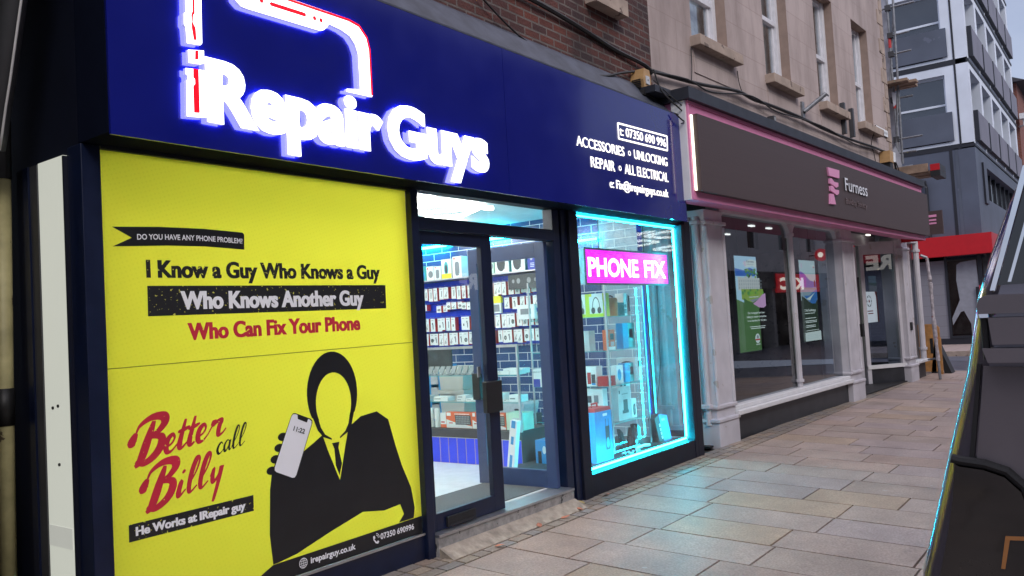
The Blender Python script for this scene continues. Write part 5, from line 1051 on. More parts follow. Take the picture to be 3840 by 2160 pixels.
t = fthing('window_notice', 'white notice with a football emblem and red edge in the doorway side window', 'poster', (9.3, .62, 1.2))
b = MB(); b.box(0, .78, 0, .01, 0, .62, emis('notice_white', (.8, .82, .8), .55)); b.obj('sheet', t)
b = MB(); b.prism([(.80, .0), (.88, .0), (.84, .62), (.70, .62), (.78, .5)], -.004, -.002, M_red)
for i in range(6): a = i*math.pi/3; b.prism([(.28+.15*math.cos(a)+.03*math.cos(k*1.26), .43+.10*math.sin(a)+.022*math.sin(k*1.26)) for k in range(5)], -.003, -.003, M_pic)
for k in range(24):
    a0 = k*math.pi/12; a1 = a0+math.pi/12
    b.face([(.28+.17*math.cos(a0), -.002, .43+.115*math.sin(a0)), (.28+.155*math.cos(a0), -.002, .43+.104*math.sin(a0)), (.28+.155*math.cos(a1), -.002, .43+.104*math.sin(a1)), (.28+.17*math.cos(a1), -.002, .43+.115*math.sin(a1))], M_pic)
b.prism([(.28+.05*math.cos(k*1.26), .43+.035*math.sin(k*1.26)) for k in range(5)], -.003, -.003, M_red); b.box(.12, .5, -.003, -.002, .22, .24, M_cardr); b.box(.16, .5, -.003, -.002, .17, .19, M_cardr); b.obj('emblem', t)
# small fixtures on the stone wall
def cable(name, pts, r_, lab, frame=True):
    b = MB(); P = [Vector(p) for p in pts]; Q = [P[0]]+P+[P[-1]]; C = []
    for i in range(1, len(Q)-2):
        for k in range(5):
            t_ = k/5; p0, p1, p2, p3 = Q[i-1], Q[i], Q[i+1], Q[i+2]
            C.append(.5*((2*p1)+(-p0+p2)*t_+(2*p0-5*p1+4*p2-p3)*t_*t_+(-p0+3*p1-3*p2+p3)*t_**3))
    C.append(P[-1]); b.tube(C, r_, M_cable, 6)
    o = b.obj(name); tag(o, lab, 'cable')
    if frame: o.location = FO; o.rotation_euler = (0, 0, FR)
    return o
MAIN = [(-.15, 0.02, 4.24), (.83, .03, 4.30), (1.45, .03, 4.35), (2.41, .02, 4.45), (2.92, .02, 4.43), (3.58, .03, 4.46), (4.74, .02, 4.47), (5.82, .03, 4.45), (7.22, .02, 4.47), (8.6, .03, 4.52), (9.42, .02, 4.5), (9.9, .02, 4.38), (10.08, .04, 4.1)]
cable('wall_cable', MAIN, .022, 'thick black cable sagging along the stone wall under the sills')
cable('wall_cable', [(p[0]+.1, p[1]-.03, p[2]-.03+.05*math.sin(i*2.1)) for i, p in enumerate(MAIN)], .010, 'thin second cable winding round the thick one on the stone wall')
cable('wall_cable', [(1.22, .06, 4.78), (1.19, .05, 4.55), (1.13, .04, 4.33)], .006, 'short thin wire at left below the first sill')
cable('wall_cable', [(2.52, .05, 4.75), (2.55, .05, 4.6), (2.62, .04, 4.45)], .006, 'short thin wire at right below the first sill')
cable('wall_cable', [(8.45, -.05, 4.82), (8.5, .05, 4.6), (8.62, .05, 4.4), (8.7, .05, 4.15)], .007, 'thin wire hanging below the last sill by the street sign')
cable('wall_cable', [(3.3, .02, 4.66), (4.2, .02, 4.50), (5.2, .02, 4.40), (6.0, .01, 4.37), (6.7, .02, 4.33), (7.3, .03, 4.28), (7.9, .0, 4.24), (8.05, .0, 4.18)], .022, 'thick black cable running down the brick wall above the shop sign', False)
cable('wall_cable', [(5.1, .0, 4.2), (5.6, .0, 4.0), (6.1, .0, 3.93), (6.8, .0, 3.95)], .008, 'thin wire drooping across the lower brick courses', False)
cable('wall_cable', [(5.0, -.1, 3.78), (5.6, -.12, 3.75), (6.2, -.1, 3.78), (6.9, -.05, 3.9), (7.4, 0, 4.05), (7.9, .0, 4.18)], .014, 'black cable lying on the lead above the blue sign', False)
cable('wall_cable', [(7.7, -.2, 4.1), (7.75, -.24, 3.9), (7.85, -.30, 3.78), (8.0, -.34, 3.70), (8.1, -.36, 3.62), (8.0, -.36, 3.58), (7.85, -.34, 3.64)], .008, 'loose black wire loop at the right end of the blue sign', False)
cable('wall_cable', [(7.72, -.18, 4.0), (7.9, -.30, 3.82), (8.05, -.36, 3.72), (8.08, -.37, 3.6), (7.95, -.35, 3.55)], .006, 'second loose wire loop beside the white sign end', False)
al = thing('alarm_box', 'orange six sided alarm box with grey badge above the blue sign end', 'alarm', (7.72, -.02, 3.9))
b = MB(); b.prism([(-.06, .0), (.06, .0), (.088, .11), (.06, .23), (-.06, .23), (-.088, .11)], -.09, .06, M_alarm); b.obj('casing', al, bevel=.01)
b = MB(); b.box(-.038, .038, -.10, -.091, .07, .155, M_alarmw); b.ellipse(0, .112, .010, .010, -.101, M_pic); b.obj('badge', al)
b = MB()
for i in range(5): b.box(-.094, -.08, -.06, .04, .03+i*.02, .04+i*.02, M_black)
b.prism([(-.12, -.06), (.12, -.06), (.1, -.002), (-.1, -.002)], -.1, .05, M_black); b.obj('bracket', al)
al2 = fthing('alarm_box', 'faded orange alarm box at the far corner of the stone wall', 'alarm', (9.2, 0, 4.2))
b = MB(); b.prism([(-.16, .08), (.12, .08), (.14, .30), (-.14, .30)], -.12, .07, M_alarm); b.box(-.1, .1, -.1, .05, -.02, .08, M_black); b.obj('casing', al2)
b = MB(); b.prism([(.06, .1), (.18, .1), (.20, .29), (.08, .29)], -.135, -.122, M_card); b.obj('badge', al2)
t = fthing('street_sign', 'small white street name plate with worn lettering near the stone corner', 'sign', (8.9, .05, 4.87))
b = MB(); b.box(0, .80, .0, .025, .0, .13, M_card, {'x0': M_black, 'z0': M_black}); b.obj('plate', t)
b = MB(); rr = random.Random(2); x = .06
while x < .72:
    w = rr.uniform(.02, .05); b.prism([(x, .04), (x+w*.8, .04+rr.uniform(0, .01)), (x+w, .085), (x+w*.3, .09)], -.002, -.002, M_picg); x += w+.018
b.obj('worn_lettering', t)
for i, (u, z0, z1) in enumerate(((6.86, 4.53, 5.07), (7.33, 4.54, 5.05))):
    b = MB(); b.box(u-.04, u+.04, .0, .07, z0, z1, M_dgrey); o = b.obj('wall_bar', loc=FO, rotz=FR); tag(o, ['left one of two dark upright bars fixed on the stone wall', 'right one of two dark upright bars fixed on the stone wall'][i], 'bar', None)
t = fthing('flag_bracket', 'grey angled flagpole holder on the stone wall', 'bracket', (4.95, .08, 4.5))
b = MB(); b.box(-.05, .05, -.03, 0, 0, .26, M_steel); b.obj('plate', t)
b = MB(); b.tube([(0, -.03, .1), (.2, -.32, .36)], .035, M_steel, 10); b.tube([(.2, -.32, .36), (.26, -.34, .33)], .012, M_steel, 6); b.obj('socket', t)
t = fthing('wall_light', 'small dark round lamp on the plain wall above the building society sign', 'lamp', (3.5, .06, 4.2)); b = MB(); b.box(-.04, .04, -.1, 0, 0, .09, M_dgrey); b.ellipse(0, .045, .03, .03, -.101, M_mgrey); b.obj('casing', t, bevel=.008)
# projecting sign
t = thing('projecting_sign', 'brown hanging square sign with pink stripes beyond the long brown fascia', 'sign', (19.6, -.60, 2.98))
b = MB(); b.box(-.04, .04, -.23, .28, 0, .50, M_brown); b.obj('panel', t)
b = MB(); b.box(-.046, -.041, -.12, .1, .37, .42, M_pinklogo); b.box(-.046, -.041, -.11, .1, .29, .325, M_pinklogo); b.box(-.046, -.041, -.11, .1, .22, .255, M_pinklogo); b.obj('logo_stripes', t)
b = MB(); b.tube([(0, .28, .4), (0, .7, .4)], .02, M_black, 8); b.obj('arm', t)

# ------------------------------------------------------------------ concrete tower across the side street
tw = thing('concrete_tower', 'tall grey concrete office tower of dark panels beyond the stone building', 'building', (31, 0, 0))
b = MB(); y0 = -.1
ZB = [6.65, 9.5, 12.35, 15.2, 18.05, 20.9]
# left flank (faces the camera): frame with wide window bays
for k in range(5):
    z0, z1 = ZB[k]+.09, ZB[k+1]-.09
    for j in range(4):
        ya = .62+j*3.1; yb = ya+2.75
        # frame around the recess
        b.face([(31, ya-.35, z0), (31, ya, z0), (31, ya, z1), (31, ya-.35, z1)][::-1], M_tower)
        b.face([(31, ya, z0), (31, yb, z0), (31, yb, z0+.10), (31, ya, z0+.10)][::-1], M_tower)
        b.face([(31, ya, z1-.28), (31, yb, z1-.28), (31, yb, z1), (31, ya, z1)][::-1], M_tower)
        for (p, q) in (((ya, z0+.1), (ya, z1-.28)), ((yb, z1-.28), (yb, z0+.1)), ((ya, z1-.28), (yb, z1-.28))):
            b.face([(31, *p), (31, *q), (31.25, *q), (31.25, *p)], M_tower)
    b.face([(31, .27-.0, z0), (31, .30, z0), (31, .30, z1), (31, .27, z1)][::-1], M_tower)
    b.face([(31, -.1, z0), (31, .27, z0), (31, .27, z1), (31, -.1, z1)][::-1], M_tower)
wl = MB(); wl.v, wl.f, wl.m, wl.mats = b.v, b.f, b.m, b.mats
part(wl, 'flank_frame', tw)
b = MB()
for z in ZB: b.box(30.99, 31.2, .30, 12, z-.09, z+.09, M_band)
b.box(30.985, 31.1, .265, .325, 6.65, 21, M_band); b.box(30.99, 31.2, -.09, .30, 6.60, 6.70, M_band); part(b, 'black_band', tw)
for k in range(5):
    z0 = ZB[k]+.09
    for j in range(4):
        ya = .62+j*3.1; yb = ya+2.75
        b = MB(); b.box(30.93, 31.05, ya-.15, yb+.1, z0+.13, z0+1.10, M_towerp); part(b, 'spandrel_panel', tw)
        b = MB(); b.box(31.2, 31.25, ya, ya+.07, z0+1.1, z0+2.45, M_tower); b.box(31.2, 31.25, ya+.07, yb, z0+1.38, z0+1.45, M_tower); b.box(31.2, 31.25, ya+.07, yb, z0+2.32, z0+2.45, M_tower); w = part(b, 'window', tw)
        b = MB(); b.face([(31.24, ya, z0+1.1), (31.24, yb, z0+1.1), (31.24, yb, z0+2.4), (31.24, ya, z0+2.4)], M_glassup); b.face([(31.5, ya, z0+1.1), (31.5, yb, z0+1.1), (31.5, yb, z0+2.4), (31.5, ya, z0+2.4)], M_curt); part(b, 'pane', w)
# street front (faces the street): five bays of deep tall openings
b = MB()
XB = [31.28+2.7*i for i in range(5)]
for k in range(5):
    z0, z1 = ZB[k]+.05, ZB[k+1]-.05
    wall(b, 31.0, 44.9, z0, z1, y0, [(x, x+2.25, z0+.35, z1-.22) for x in XB], M_tower, .75)
b.box(31.3, 44.9, .7, 11.9, 6.7, 20.9, M_band); b.box(31, 44.9, 12, 12.1, 0, 21, M_tower); b.face([(44.9, -.1, 0), (44.9, 12, 0), (44.9, 12, 21), (44.9, -.1, 21)], M_tower); b.face([(31, -.1, 20.95), (44.9, -.1, 20.95), (44.9, 12, 20.95), (31, 12, 20.95)], M_tower)
part(b, 'street_wall', tw)
for k in range(5):
    z0 = ZB[k]+.05
    bd = MB(); bd.box(31.0, 44.92, y0-.03, y0+.05, ZB[k]-.05, ZB[k]+.03, M_band); part(bd, 'black_band', tw)
    for x in XB:
        b = MB(); b.box(x+.10, x+2.48, y0-.14, y0-.005, z0+.14, z0+1.12, M_towerl, {'x0': M_band, 'z0': M_band}); b.box(x-.02, x+.10, y0-.145, y0-.005, z0+.10, z0+1.12, M_band); part(b, 'spandrel_panel', tw)
        b = MB(); b.face([(x, .6, z0+.35), (x+2.25, .6, z0+.35), (x+2.25, .6, z0+2.53), (x, .6, z0+2.53)], M_glassup); part(b, 'window', tw)
# plain lower cladding
b = MB(); b.face([(31, -.1, 2.9), (31, 12, 2.9), (31, 12, 6.56), (31, -.1, 6.56)][::-1], M_towerg); wall(b, 31, 44.9, 3.0, 6.58, y0, [(33.0, 44.2, 5.0, 6.15)], M_towerg, .3)
part(b, 'lower_cladding', tw)
b = MB(); b.box(30.985, 31.0, .57, .66, 3.7, 6.6, M_band); b.box(30.99, 31.0, .40, .50, 3.7, 6.6, M_towerp); b.box(32.3, 33.0, -.16, -.1, 4.8, 6.2, M_towerp, {'x0': M_band}); part(b, 'dark_joint', tw)
b = MB(); b.face([(33, .15, 5.0), (44.2, .15, 5.0), (44.2, .15, 6.15), (33, .15, 6.15)], M_glassup); b.face([(33, .3, 5.0), (44.2, .3, 5.0), (44.2, .3, 6.15), (33, .3, 6.15)], M_curt)  # pale sheet behind the glass stands in for reflected sky
for i in range(9): b.box(33+i*1.4-.04, 33+i*1.4+.04, .08, .17, 5.0, 6.15, M_band)
part(b, 'strip_window', tw)
b = MB(); b.tube([(30.9, 2.4, 5.70), (30.9, 1.65, 5.70), (30.9, 1.45, 5.62), (30.9, 1.42, 5.4), (30.9, 1.42, 3.7)], .05, M_band, 8); b.box(30.85, 31, 1.62, 2.4, 5.42, 5.55, M_band); part(b, 'drain_pipe', tw)
b = MB(); b.box(30.55, 31.0, -.42, 12, 3.02, 3.68, M_red); b.box(31.0, 44.9, -.42, -.1, 3.02, 3.68, M_red); part(b, 'red_canopy', tw)['label'] = 'bright red canopy band round the tower shop'
b = MB(); b.box(31.0, 31.2, 1.08, 12, .28, 3.02, M_wallg); b.box(30.98, 31.2, .0, 12, .08, .28, M_band); b.box(32.2, 44.9, -.1, .1, .08, 3.02, M_wallg); part(b, 'shop_wall', tw)
b = MB(); b.box(30.96, 31.06, 1.0, 1.08, .28, 3.02, M_band); b.box(30.96, 31.06, -.02, .10, .28, 3.02, M_band); b.box(30.96, 31.06, -.30, -.18, .2, 3.02, M_band); b.box(30.96, 31.04, .10, 1.0, .28, .36, M_band); part(b, 'shop_frame', tw)
b = MB(); b.face([(31.0, .10, .36), (31.0, 1.0, .36), (31.0, 1.0, 3.0), (31.0, .10, 3.0)], M_glassd); b.face([(31.0, -.18, .2), (31, -.02, .2), (31, -.02, 3), (31, -.18, 3)], M_glassd); part(b, 'shop_glass', tw)
b = MB(); M_room = pbr('red_room', (.09, .012, .02), .7); b.box(33.5, 33.6, -1, 3, .1, 3, M_room); b.box(31.3, 33.5, 1.6, 1.7, .1, 3, M_dgrey); b.box(31.1, 33.6, -.05, 3, 2.96, 3.0, M_dgrey); b.box(31.2, 33.5, -.1, 3, .06, .1, pbr('wood_floor', (.12, .06, .04), .6)); b.box(32.6, 32.7, .8, .84, 2.45, 2.52, E_spot); part(b, 'shop_room', tw)
M_frost = pbr('frosted_film', (.24, .25, .29), .6, var=.1)
b = MB(); b.prism([(.72, 2.72), (.60, 2.80), (.14, 2.85), (.10, 1.75), (.10, .40), (.42, .40), (.42, .74), (.60, 1.18), (.70, 1.15), (.96, .72), (.97, .95), (.70, 1.55), (.76, 2.2)], 30.988, 30.994, M_frost, 'x'); part(b, 'window_film', tw)['label'] = 'large pale bone shaped film on the tower shop window'
b = MB(); b.box(30.93, 30.95, -.02, .10, .85, 2.0, M_red); b.box(30.92, 30.94, .10, .20, .95, 1.95, M_band); b.box(30.925, 30.929, .02, .08, 1.7, 1.95, M_pinklogo); part(b, 'red_door_strip', tw)
# red brick house farther on
rb_ = thing('brick_house', 'red brick house with a slate roof far beyond the tower', 'house', (47, 0, 0))
b = MB(); b.box(45.4, 60, -.2, 12, 0, 11.6, M_redbrick, {'x0': M_redbricky}); part(b, 'wall', rb_)
b = MB(); b.prism([(-.6, 11.6), (12.5, 11.6), (6, 14.6)], 45.1, 60.3, M_slate, 'x'); part(b, 'roof', rb_)
for x in (48, 52, 56):
    b = MB(); b.box(x, x+1.2, -.23, -.205, 8, 10, M_sash); w = part(b, 'window', rb_); b = MB(); b.face([(x+.1, -.235, 8.1), (x+1.1, -.235, 8.1), (x+1.1, -.235, 9.9), (x+.1, -.235, 9.9)], M_pic); part(b, 'pane', w)
cm_ = thing('wall_camera', 'small white security camera on the far red brick house', 'camera', (45.3, -.3, 9.8)); b = MB(); b.box(-.3, .1, -.25, .05, 0, .25, M_white); b.tube([(-.1, -.1, 0), (-.1, -.1, -.3), (.1, .1, -.3)], .05, M_white, 8); b.obj('housing', cm_)
# ------------------------------------------------------------------ scaffold at the stone corner
sc_ = thing('scaffold', 'steel pole scaffold of plank decks standing at the stone building corner', 'scaffold', (20.3, .1, 0))
def pole(p, q, r_=.026, m=M_steel, nm='pole'):
    b = MB(); b.tube([p, q], r_, m, 8); return part(b, nm, sc_)
pole((20.3, .10, 2.2), (20.3, .06, 9.5)); pole((20.3, .0, 4.7), (20.3, -.08, 9.5)); pole((20.25, .16, 4.3), (20.3, -.02, 6.5), .024); pole((20.3, .14, 6.6), (20.35, -.06, 8.3), .022)
for (ya, yb, z) in ((.12, -.45, 5.27), (.1, -.32, 6.2), (.12, -.36, 7.23), (.1, -.34, 7.66), (.2, -.5, 8.3), (1.6, -.3, 4.95)): pole((20.3, ya, z), (20.3, yb, z), .022, nm='ledger')
pole((20.3, 1.5, 4.60), (20.3, -.2, 4.62), .03, M_steel, 'ledger')
for (y_, z) in ((.09, 5.27), (.09, 6.18), (.06, 7.23), (.05, 7.66), (.06, 8.3), (.12, 4.62)):
    b = MB(); b.box(20.25, 20.36, y_-.06, y_+.06, z-.06, z+.06, M_dgrey); part(b, 'coupler', sc_)
b = MB(); b.box(20.0, 20.22, -.28, 1.5, 6.50, 6.56, M_wood); b.box(20.23, 20.45, -.42, 1.5, 6.49, 6.55, M_wood); b.box(20.46, 20.7, -.36, 1.5, 6.47, 6.53, M_wood); part(b, 'plank_deck', sc_)
b = MB(); b.box(20.0, 20.25, -.60, 1.5, 4.36, 4.42, M_wood); b.box(20.26, 20.6, -.66, 1.5, 4.34, 4.40, M_wood); b.box(19.96, 20.0, -.56, 1.5, 4.40, 4.58, M_wood); part(b, 'plank_deck', sc_)
b = MB(); b.box(19.93, 20.62, -.80, -.61, 4.40, 4.54, M_red, {'y0': M_black}); b.box(19.93, 20.62, -.80, -.61, 4.27, 4.395, M_black); part(b, 'deck_end_pad', sc_)
b = MB(); b.mesh([(20.15, .10, 5.1), (20.15, .02, 4.9), (20.15, -.02, 4.5), (20.15, .2, 4.35), (20.15, .24, 4.9)], [(0, 1, 2, 3, 4)], M_net); b.mesh([(20.2, .10, 6.35), (20.2, .0, 6.3), (20.2, .02, 6.05), (20.2, .08, 6.0)], [(0, 1, 2, 3)], M_net)
b.mesh([(20.42, .10, 8.6), (20.42, .32, 8.6), (20.42, .32, 4.6), (20.42, .04, 4.6)], [(0, 1, 2, 3)], M_net); part(b, 'sheeting', sc_)
for (zz_, m) in ((7.5, M_redw), (6.1, M_redw), (8.9, M_redw)):
    b = MB(); b.tube([(20.3, .075, zz_-.12), (20.3, .072, zz_+.12)], .032, m, 8); part(b, 'red_sleeve', sc_)
tp = thing('taped_pole', 'leaning scaffold pole wrapped in striped tape standing on the pavement corner', 'pole', (18.6, -.72, -.03))
b = MB(); P = [(18.45, -.55, 2.50), (18.5, -.66, 2.44), (18.5, -.69, 1.9), (18.52, -.69, 1.18), (18.55, -.71, .35), (18.5, -.73, -.02)]; b.tube(P[:2], .03, M_steel, 8); b.tube(P[4:], .028, M_steel, 8); b.tube([(18.54, -.71, .40), (19.0, -.45, .35)], .02, M_steel, 8); part(b, 'tube', tp)
b = MB(); rr = random.Random(4); n = 22; pts = []; rad = []
for i in range(n+1):
    f = i/n; k = f*3; j = min(int(k), 2); a, c = Vector(P[1+j]), Vector(P[2+j]); q_ = a.lerp(c, k-j); pts.append(q_); rad.append(rr.uniform(.026, .045))
b.tube(pts, rad, M_tape, 8); part(b, 'tape', tp)
br = thing('barrier_board', 'orange wooden barrier board with a dark slot behind the taped pole', 'barrier', (19.9, -.2, 0))
b = MB(); q = [(-.10, .02), (.45, .02), (.45, .98), (.38, 1.06), (-.02, 1.06), (-.10, .98)]
b.prism([(p[0]-.42, p[1]) for p in q], 20.0, 20.04, M_barrier, 'x'); b.prism([(-.38, .42), (-.32, .42), (-.32, .75), (-.38, .75)], 19.994, 19.997, M_black, 'x'); part(b, 'board', br)
b = MB(); b.box(19.5, 19.55, -.62, -.55, .0, .78, M_barrier); part(b, 'post', br)
ab = thing('pavement_board', 'small dark folding board standing on the kerb behind the taped pole', 'board', (20.4, -.4, 0))
b = MB(); b.prism([(-.56, -.02), (-.70, -.02), (-.44, .70), (-.40, .70)], 20.0, 20.4, M_black, 'x'); b.prism([(-.40, -.02), (-.30, -.02), (-.40, .68), (-.43, .68)], 20.0, 20.4, M_black, 'x'); part(b, 'panel', ab)
# ------------------------------------------------------------------ left edge: added shading building, pipe, arm
nb = thing('shading_neighbour', 'dark next door building added to keep the shop flank in shade', 'building', (-3, 1, 0))
b = MB(); b.box(-9, .95, -.6, 6, -.1, 9, M_navy2); b.box(.95, 1.88, .9, 1.1, -.05, 9, M_navy2); b.box(.95, 1.915, -.28, 1.1, 3.75, 9, M_navy2); part(b, 'wall', nb)  # walls and overhang added to block sky light from the passage
b = MB(); b.box(1.60, 1.67, .395, .46, -.02, 1.34, M_lgrey); b.box(1.60, 1.68, .39, .47, 1.34, 1.40, M_mgrey); tag(b.obj('grey_post'), 'pale grey short post at lower left beside the cream pipe', 'post')
pp_ = thing('cream_pipe', 'chipped cream drainpipe with a black tape band at far left', 'pipe', (1.82, .66, 0))
b = MB(); b.tube([(1.82, .68, -.02), (1.82, .645, 1.2), (1.82, .60, 2.45)], .042, M_pipe, 12); part(b, 'tube', pp_, smooth=True)
b = MB(); b.tube([(1.82, .646, 1.19), (1.82, .641, 1.38)], .046, M_black, 12); part(b, 'tape_band', pp_, smooth=True)
b = MB(); b.tube([(1.82, .60, 2.45), (1.82, .59, 2.75)], .046, M_black, 12); part(b, 'collar', pp_)
am = thing('awning_arm', 'dark slanted awning arm with a painted highlight edge at top left corner', 'arm', (1.7, .3, 2.5))
C = [(.027, 3.19), (.075, 3.076), (.123, 2.961), (.171, 2.845), (.226, 2.729), (.276, 2.61), (.31, 2.535)]
C = [(-.06, 3.42)]+C
b = MB(); b.tube([(1.70, c[0], c[1]) for c in C], .006, M_white, 8); part(b, 'painted_highlight', am, smooth=True)  # white strip paints the arm's bright reflection as colour
b = MB(); b.tube([(1.70, c[0]+.075, c[1]+.02) for c in C], .055, M_dgrey, 12); part(b, 'bar', am, smooth=True)
# ------------------------------------------------------------------ parked van at right
vn = thing('parked_van', 'dark parked van whose rear corner, hinge and tail lamp show at right', 'van', (4, -4.65, -.15)); VO = len(bpy.data.objects)
LP = [(-3.66, .12), (-3.60, .30), (-3.575, .60), (-3.572, .80), (-3.588, .978), (-3.615, 1.069), (-3.638, 1.153), (-3.658, 1.231), (-3.682, 1.319), (-3.705, 1.401), (-3.735, 1.557), (-3.765, 1.64), (-3.803, 1.735), (-3.842, 1.82), (-3.90, 1.92), (-4.02, 1.99), (-4.3, 2.03)]
YC = -4.65
prof = LP+[(2*YC-p[0], p[1]) for p in LP[::-1]]
b = MB(); secs = []
for (X, ins, zs) in ((1.90, .052, 1), (1.902, .042, 1), (1.909, .028, 1), (1.922, .014, 1), (1.942, .005, 1), (1.97, 0, 1), (3.0, -.01, 1), (4.6, 0, 1), (5.3, .04, .93), (5.9, .08, .62), (6.4, .2, .5), (6.5, .3, .42)):
    ring_ = []
    for (y_, z) in prof:
        yy = YC+(y_-YC)*(1-ins/1.05); zz_ = .12+(z-.12)*zs; ring_.append((X, yy, zz_))
    secs.append(ring_)
n = len(prof); vs_ = [p for s_ in secs for p in s_]; fc = []
for i in range(len(secs)-1):
    for k in range(n): fc.append((i*n+k, i*n+(k+1) % n, (i+1)*n+(k+1) % n, (i+1)*n+k))
b.mesh(vs_, fc, M_vanbody); b.face(secs[0][::-1], M_vanbody); b.face(secs[-1], M_vanbody)
o = part(b, 'body', vn, smooth=True)
for pl in o.data.polygons:
    if len(pl.vertices) > 4: pl.use_smooth = False
b = MB(); b.prism([(-3.782, 1.575), (-3.852, 1.795), (-3.93, 1.87), (-4.55, 1.90), (-4.55, 1.575)], 1.888, 1.899, M_vanglass, 'x'); part(b, 'rear_window', vn)
b = MB(); b.prism([(-3.768, 1.565), (-3.777, 1.565), (-3.851, 1.80), (-3.842, 1.805)], 1.886, 1.899, M_chrome, 'x'); part(b, 'reflection_strip', vn)  # chrome strips added to stand in for reflection streaks
b = MB(); b.prism([(-3.80, 1.58), (-3.806, 1.58), (-3.876, 1.80), (-3.870, 1.80)], 1.884, 1.8875, M_chrome, 'x'); part(b, 'reflection_strip', vn)  # second added strip, for the inner reflection streak
hg = MB(); hg.prism([(-3.748, 1.520), (-3.746, 1.535), (-3.752, 1.550), (-3.765, 1.557), (-4.0, 1.549), (-4.0, 1.516)], 1.855, 1.90, M_vanplastic, 'x'); h1 = part(hg, 'hinge', vn, bevel=.004)
hg = MB(); hg.prism([(-3.768, 1.459), (-3.764, 1.512), (-4.0, 1.508), (-4.0, 1.457)], 1.858, 1.90, M_vanplastic, 'x'); part(hg, 'hinge_knuckle', h1, bevel=.004)
hg = MB(); hg.prism([(-3.758, 1.424), (-3.750, 1.452), (-4.0, 1.449), (-4.0, 1.422)], 1.855, 1.90, M_vanplastic, 'x'); part(hg, 'hinge_knuckle', h1, bevel=.004)
hg = MB(); hg.tube([(1.876, -3.755, 1.43), (1.876, -3.755, 1.545)], .007, M_rubber, 8); part(hg, 'hinge_pin', h1)
hg = MB(); hg.box(1.868, 1.885, -3.764, -3.748, 1.512, 1.52, M_chrome); part(hg, 'hinge_washer', h1)
b = MB(); b.prism([(-3.735, 1.42), (-3.742, 1.42), (-3.716, 1.232), (-3.707, 1.232)], 1.889, 1.90, M_rubber, 'x'); part(b, 'door_seal', vn)
b = MB(); b.prism([(-3.745, 1.415), (-4.3, 1.40), (-4.3, .62), (-3.83, .62), (-3.812, 1.16), (-3.79, 1.20), (-3.72, 1.230)], 1.8935, 1.90, M_vanplastic, 'x'); part(b, 'door_skin', vn)
b = MB(); b.prism([(-4.60, .60), (-4.606, .60), (-4.606, 1.95), (-4.60, 1.95)], 1.886, 1.893, M_rubber, 'x'); part(b, 'door_gap', vn)
b = MB(); b.box(1.868, 1.893, -4.56, -4.44, 1.05, 1.10, M_black); part(b, 'door_handle', vn, bevel=.006)
b = MB(); S_ = [(-3.676, 1.230), (-3.69, 1.226), (-3.735, 1.221), (-3.772, 1.209), (-3.800, 1.180), (-3.815, 1.13), (-3.822, 1.0), (-3.824, .70)]
b.tube([(1.884, p[0], p[1]) for p in S_], .010, M_rubber, 8); part(b, 'lamp_seal', vn)
lq = [(-3.682, 1.221), (-3.69, 1.216), (-3.733, 1.211), (-3.768, 1.199), (-3.794, 1.172), (-3.806, 1.125), (-3.812, 1.0), (-3.815, .68), (-3.632, .68), (-3.637, .985), (-3.659, 1.075), (-3.674, 1.15)]
b = MB(); b.prism(lq, 1.872, 1.8985, M_lens, 'x'); tl = part(b, 'tail_lamp', vn, bevel=.006)
b = MB(); b.prism([(-3.762, 1.086), (-3.812, 1.089), (-3.812, 1.082), (-3.769, 1.079), (-3.757, 1.022), (-3.750, 1.022)], 1.868, 1.8715, M_lensa, 'x'); part(b, 'amber_lens', tl)
b = MB(); b.prism([(-3.70, .985), (-3.76, 1.004), (-3.811, 1.008), (-3.812, .72), (-3.63, .72)], 1.868, 1.8712, M_lensr, 'x'); part(b, 'red_lens', tl)
b = MB(); b.box(1.82, 1.95, -5.70, -3.60, .18, .55, M_rubber); part(b, 'bumper', vn, bevel=.02)
for (X, Yw) in ((2.7, -3.66), (2.7, -5.64), (5.4, -3.66), (5.4, -5.64)):
    b = MB(); b.tube([(X, Yw-.11, .20), (X, Yw+.11, .20)], .33, M_rubber, 24); w = part(b, 'wheel', vn); b = MB(); b.tube([(X, Yw-.115, .20), (X, Yw+.115, .20)], .2, M_alu, 16); part(b, 'rim', w)
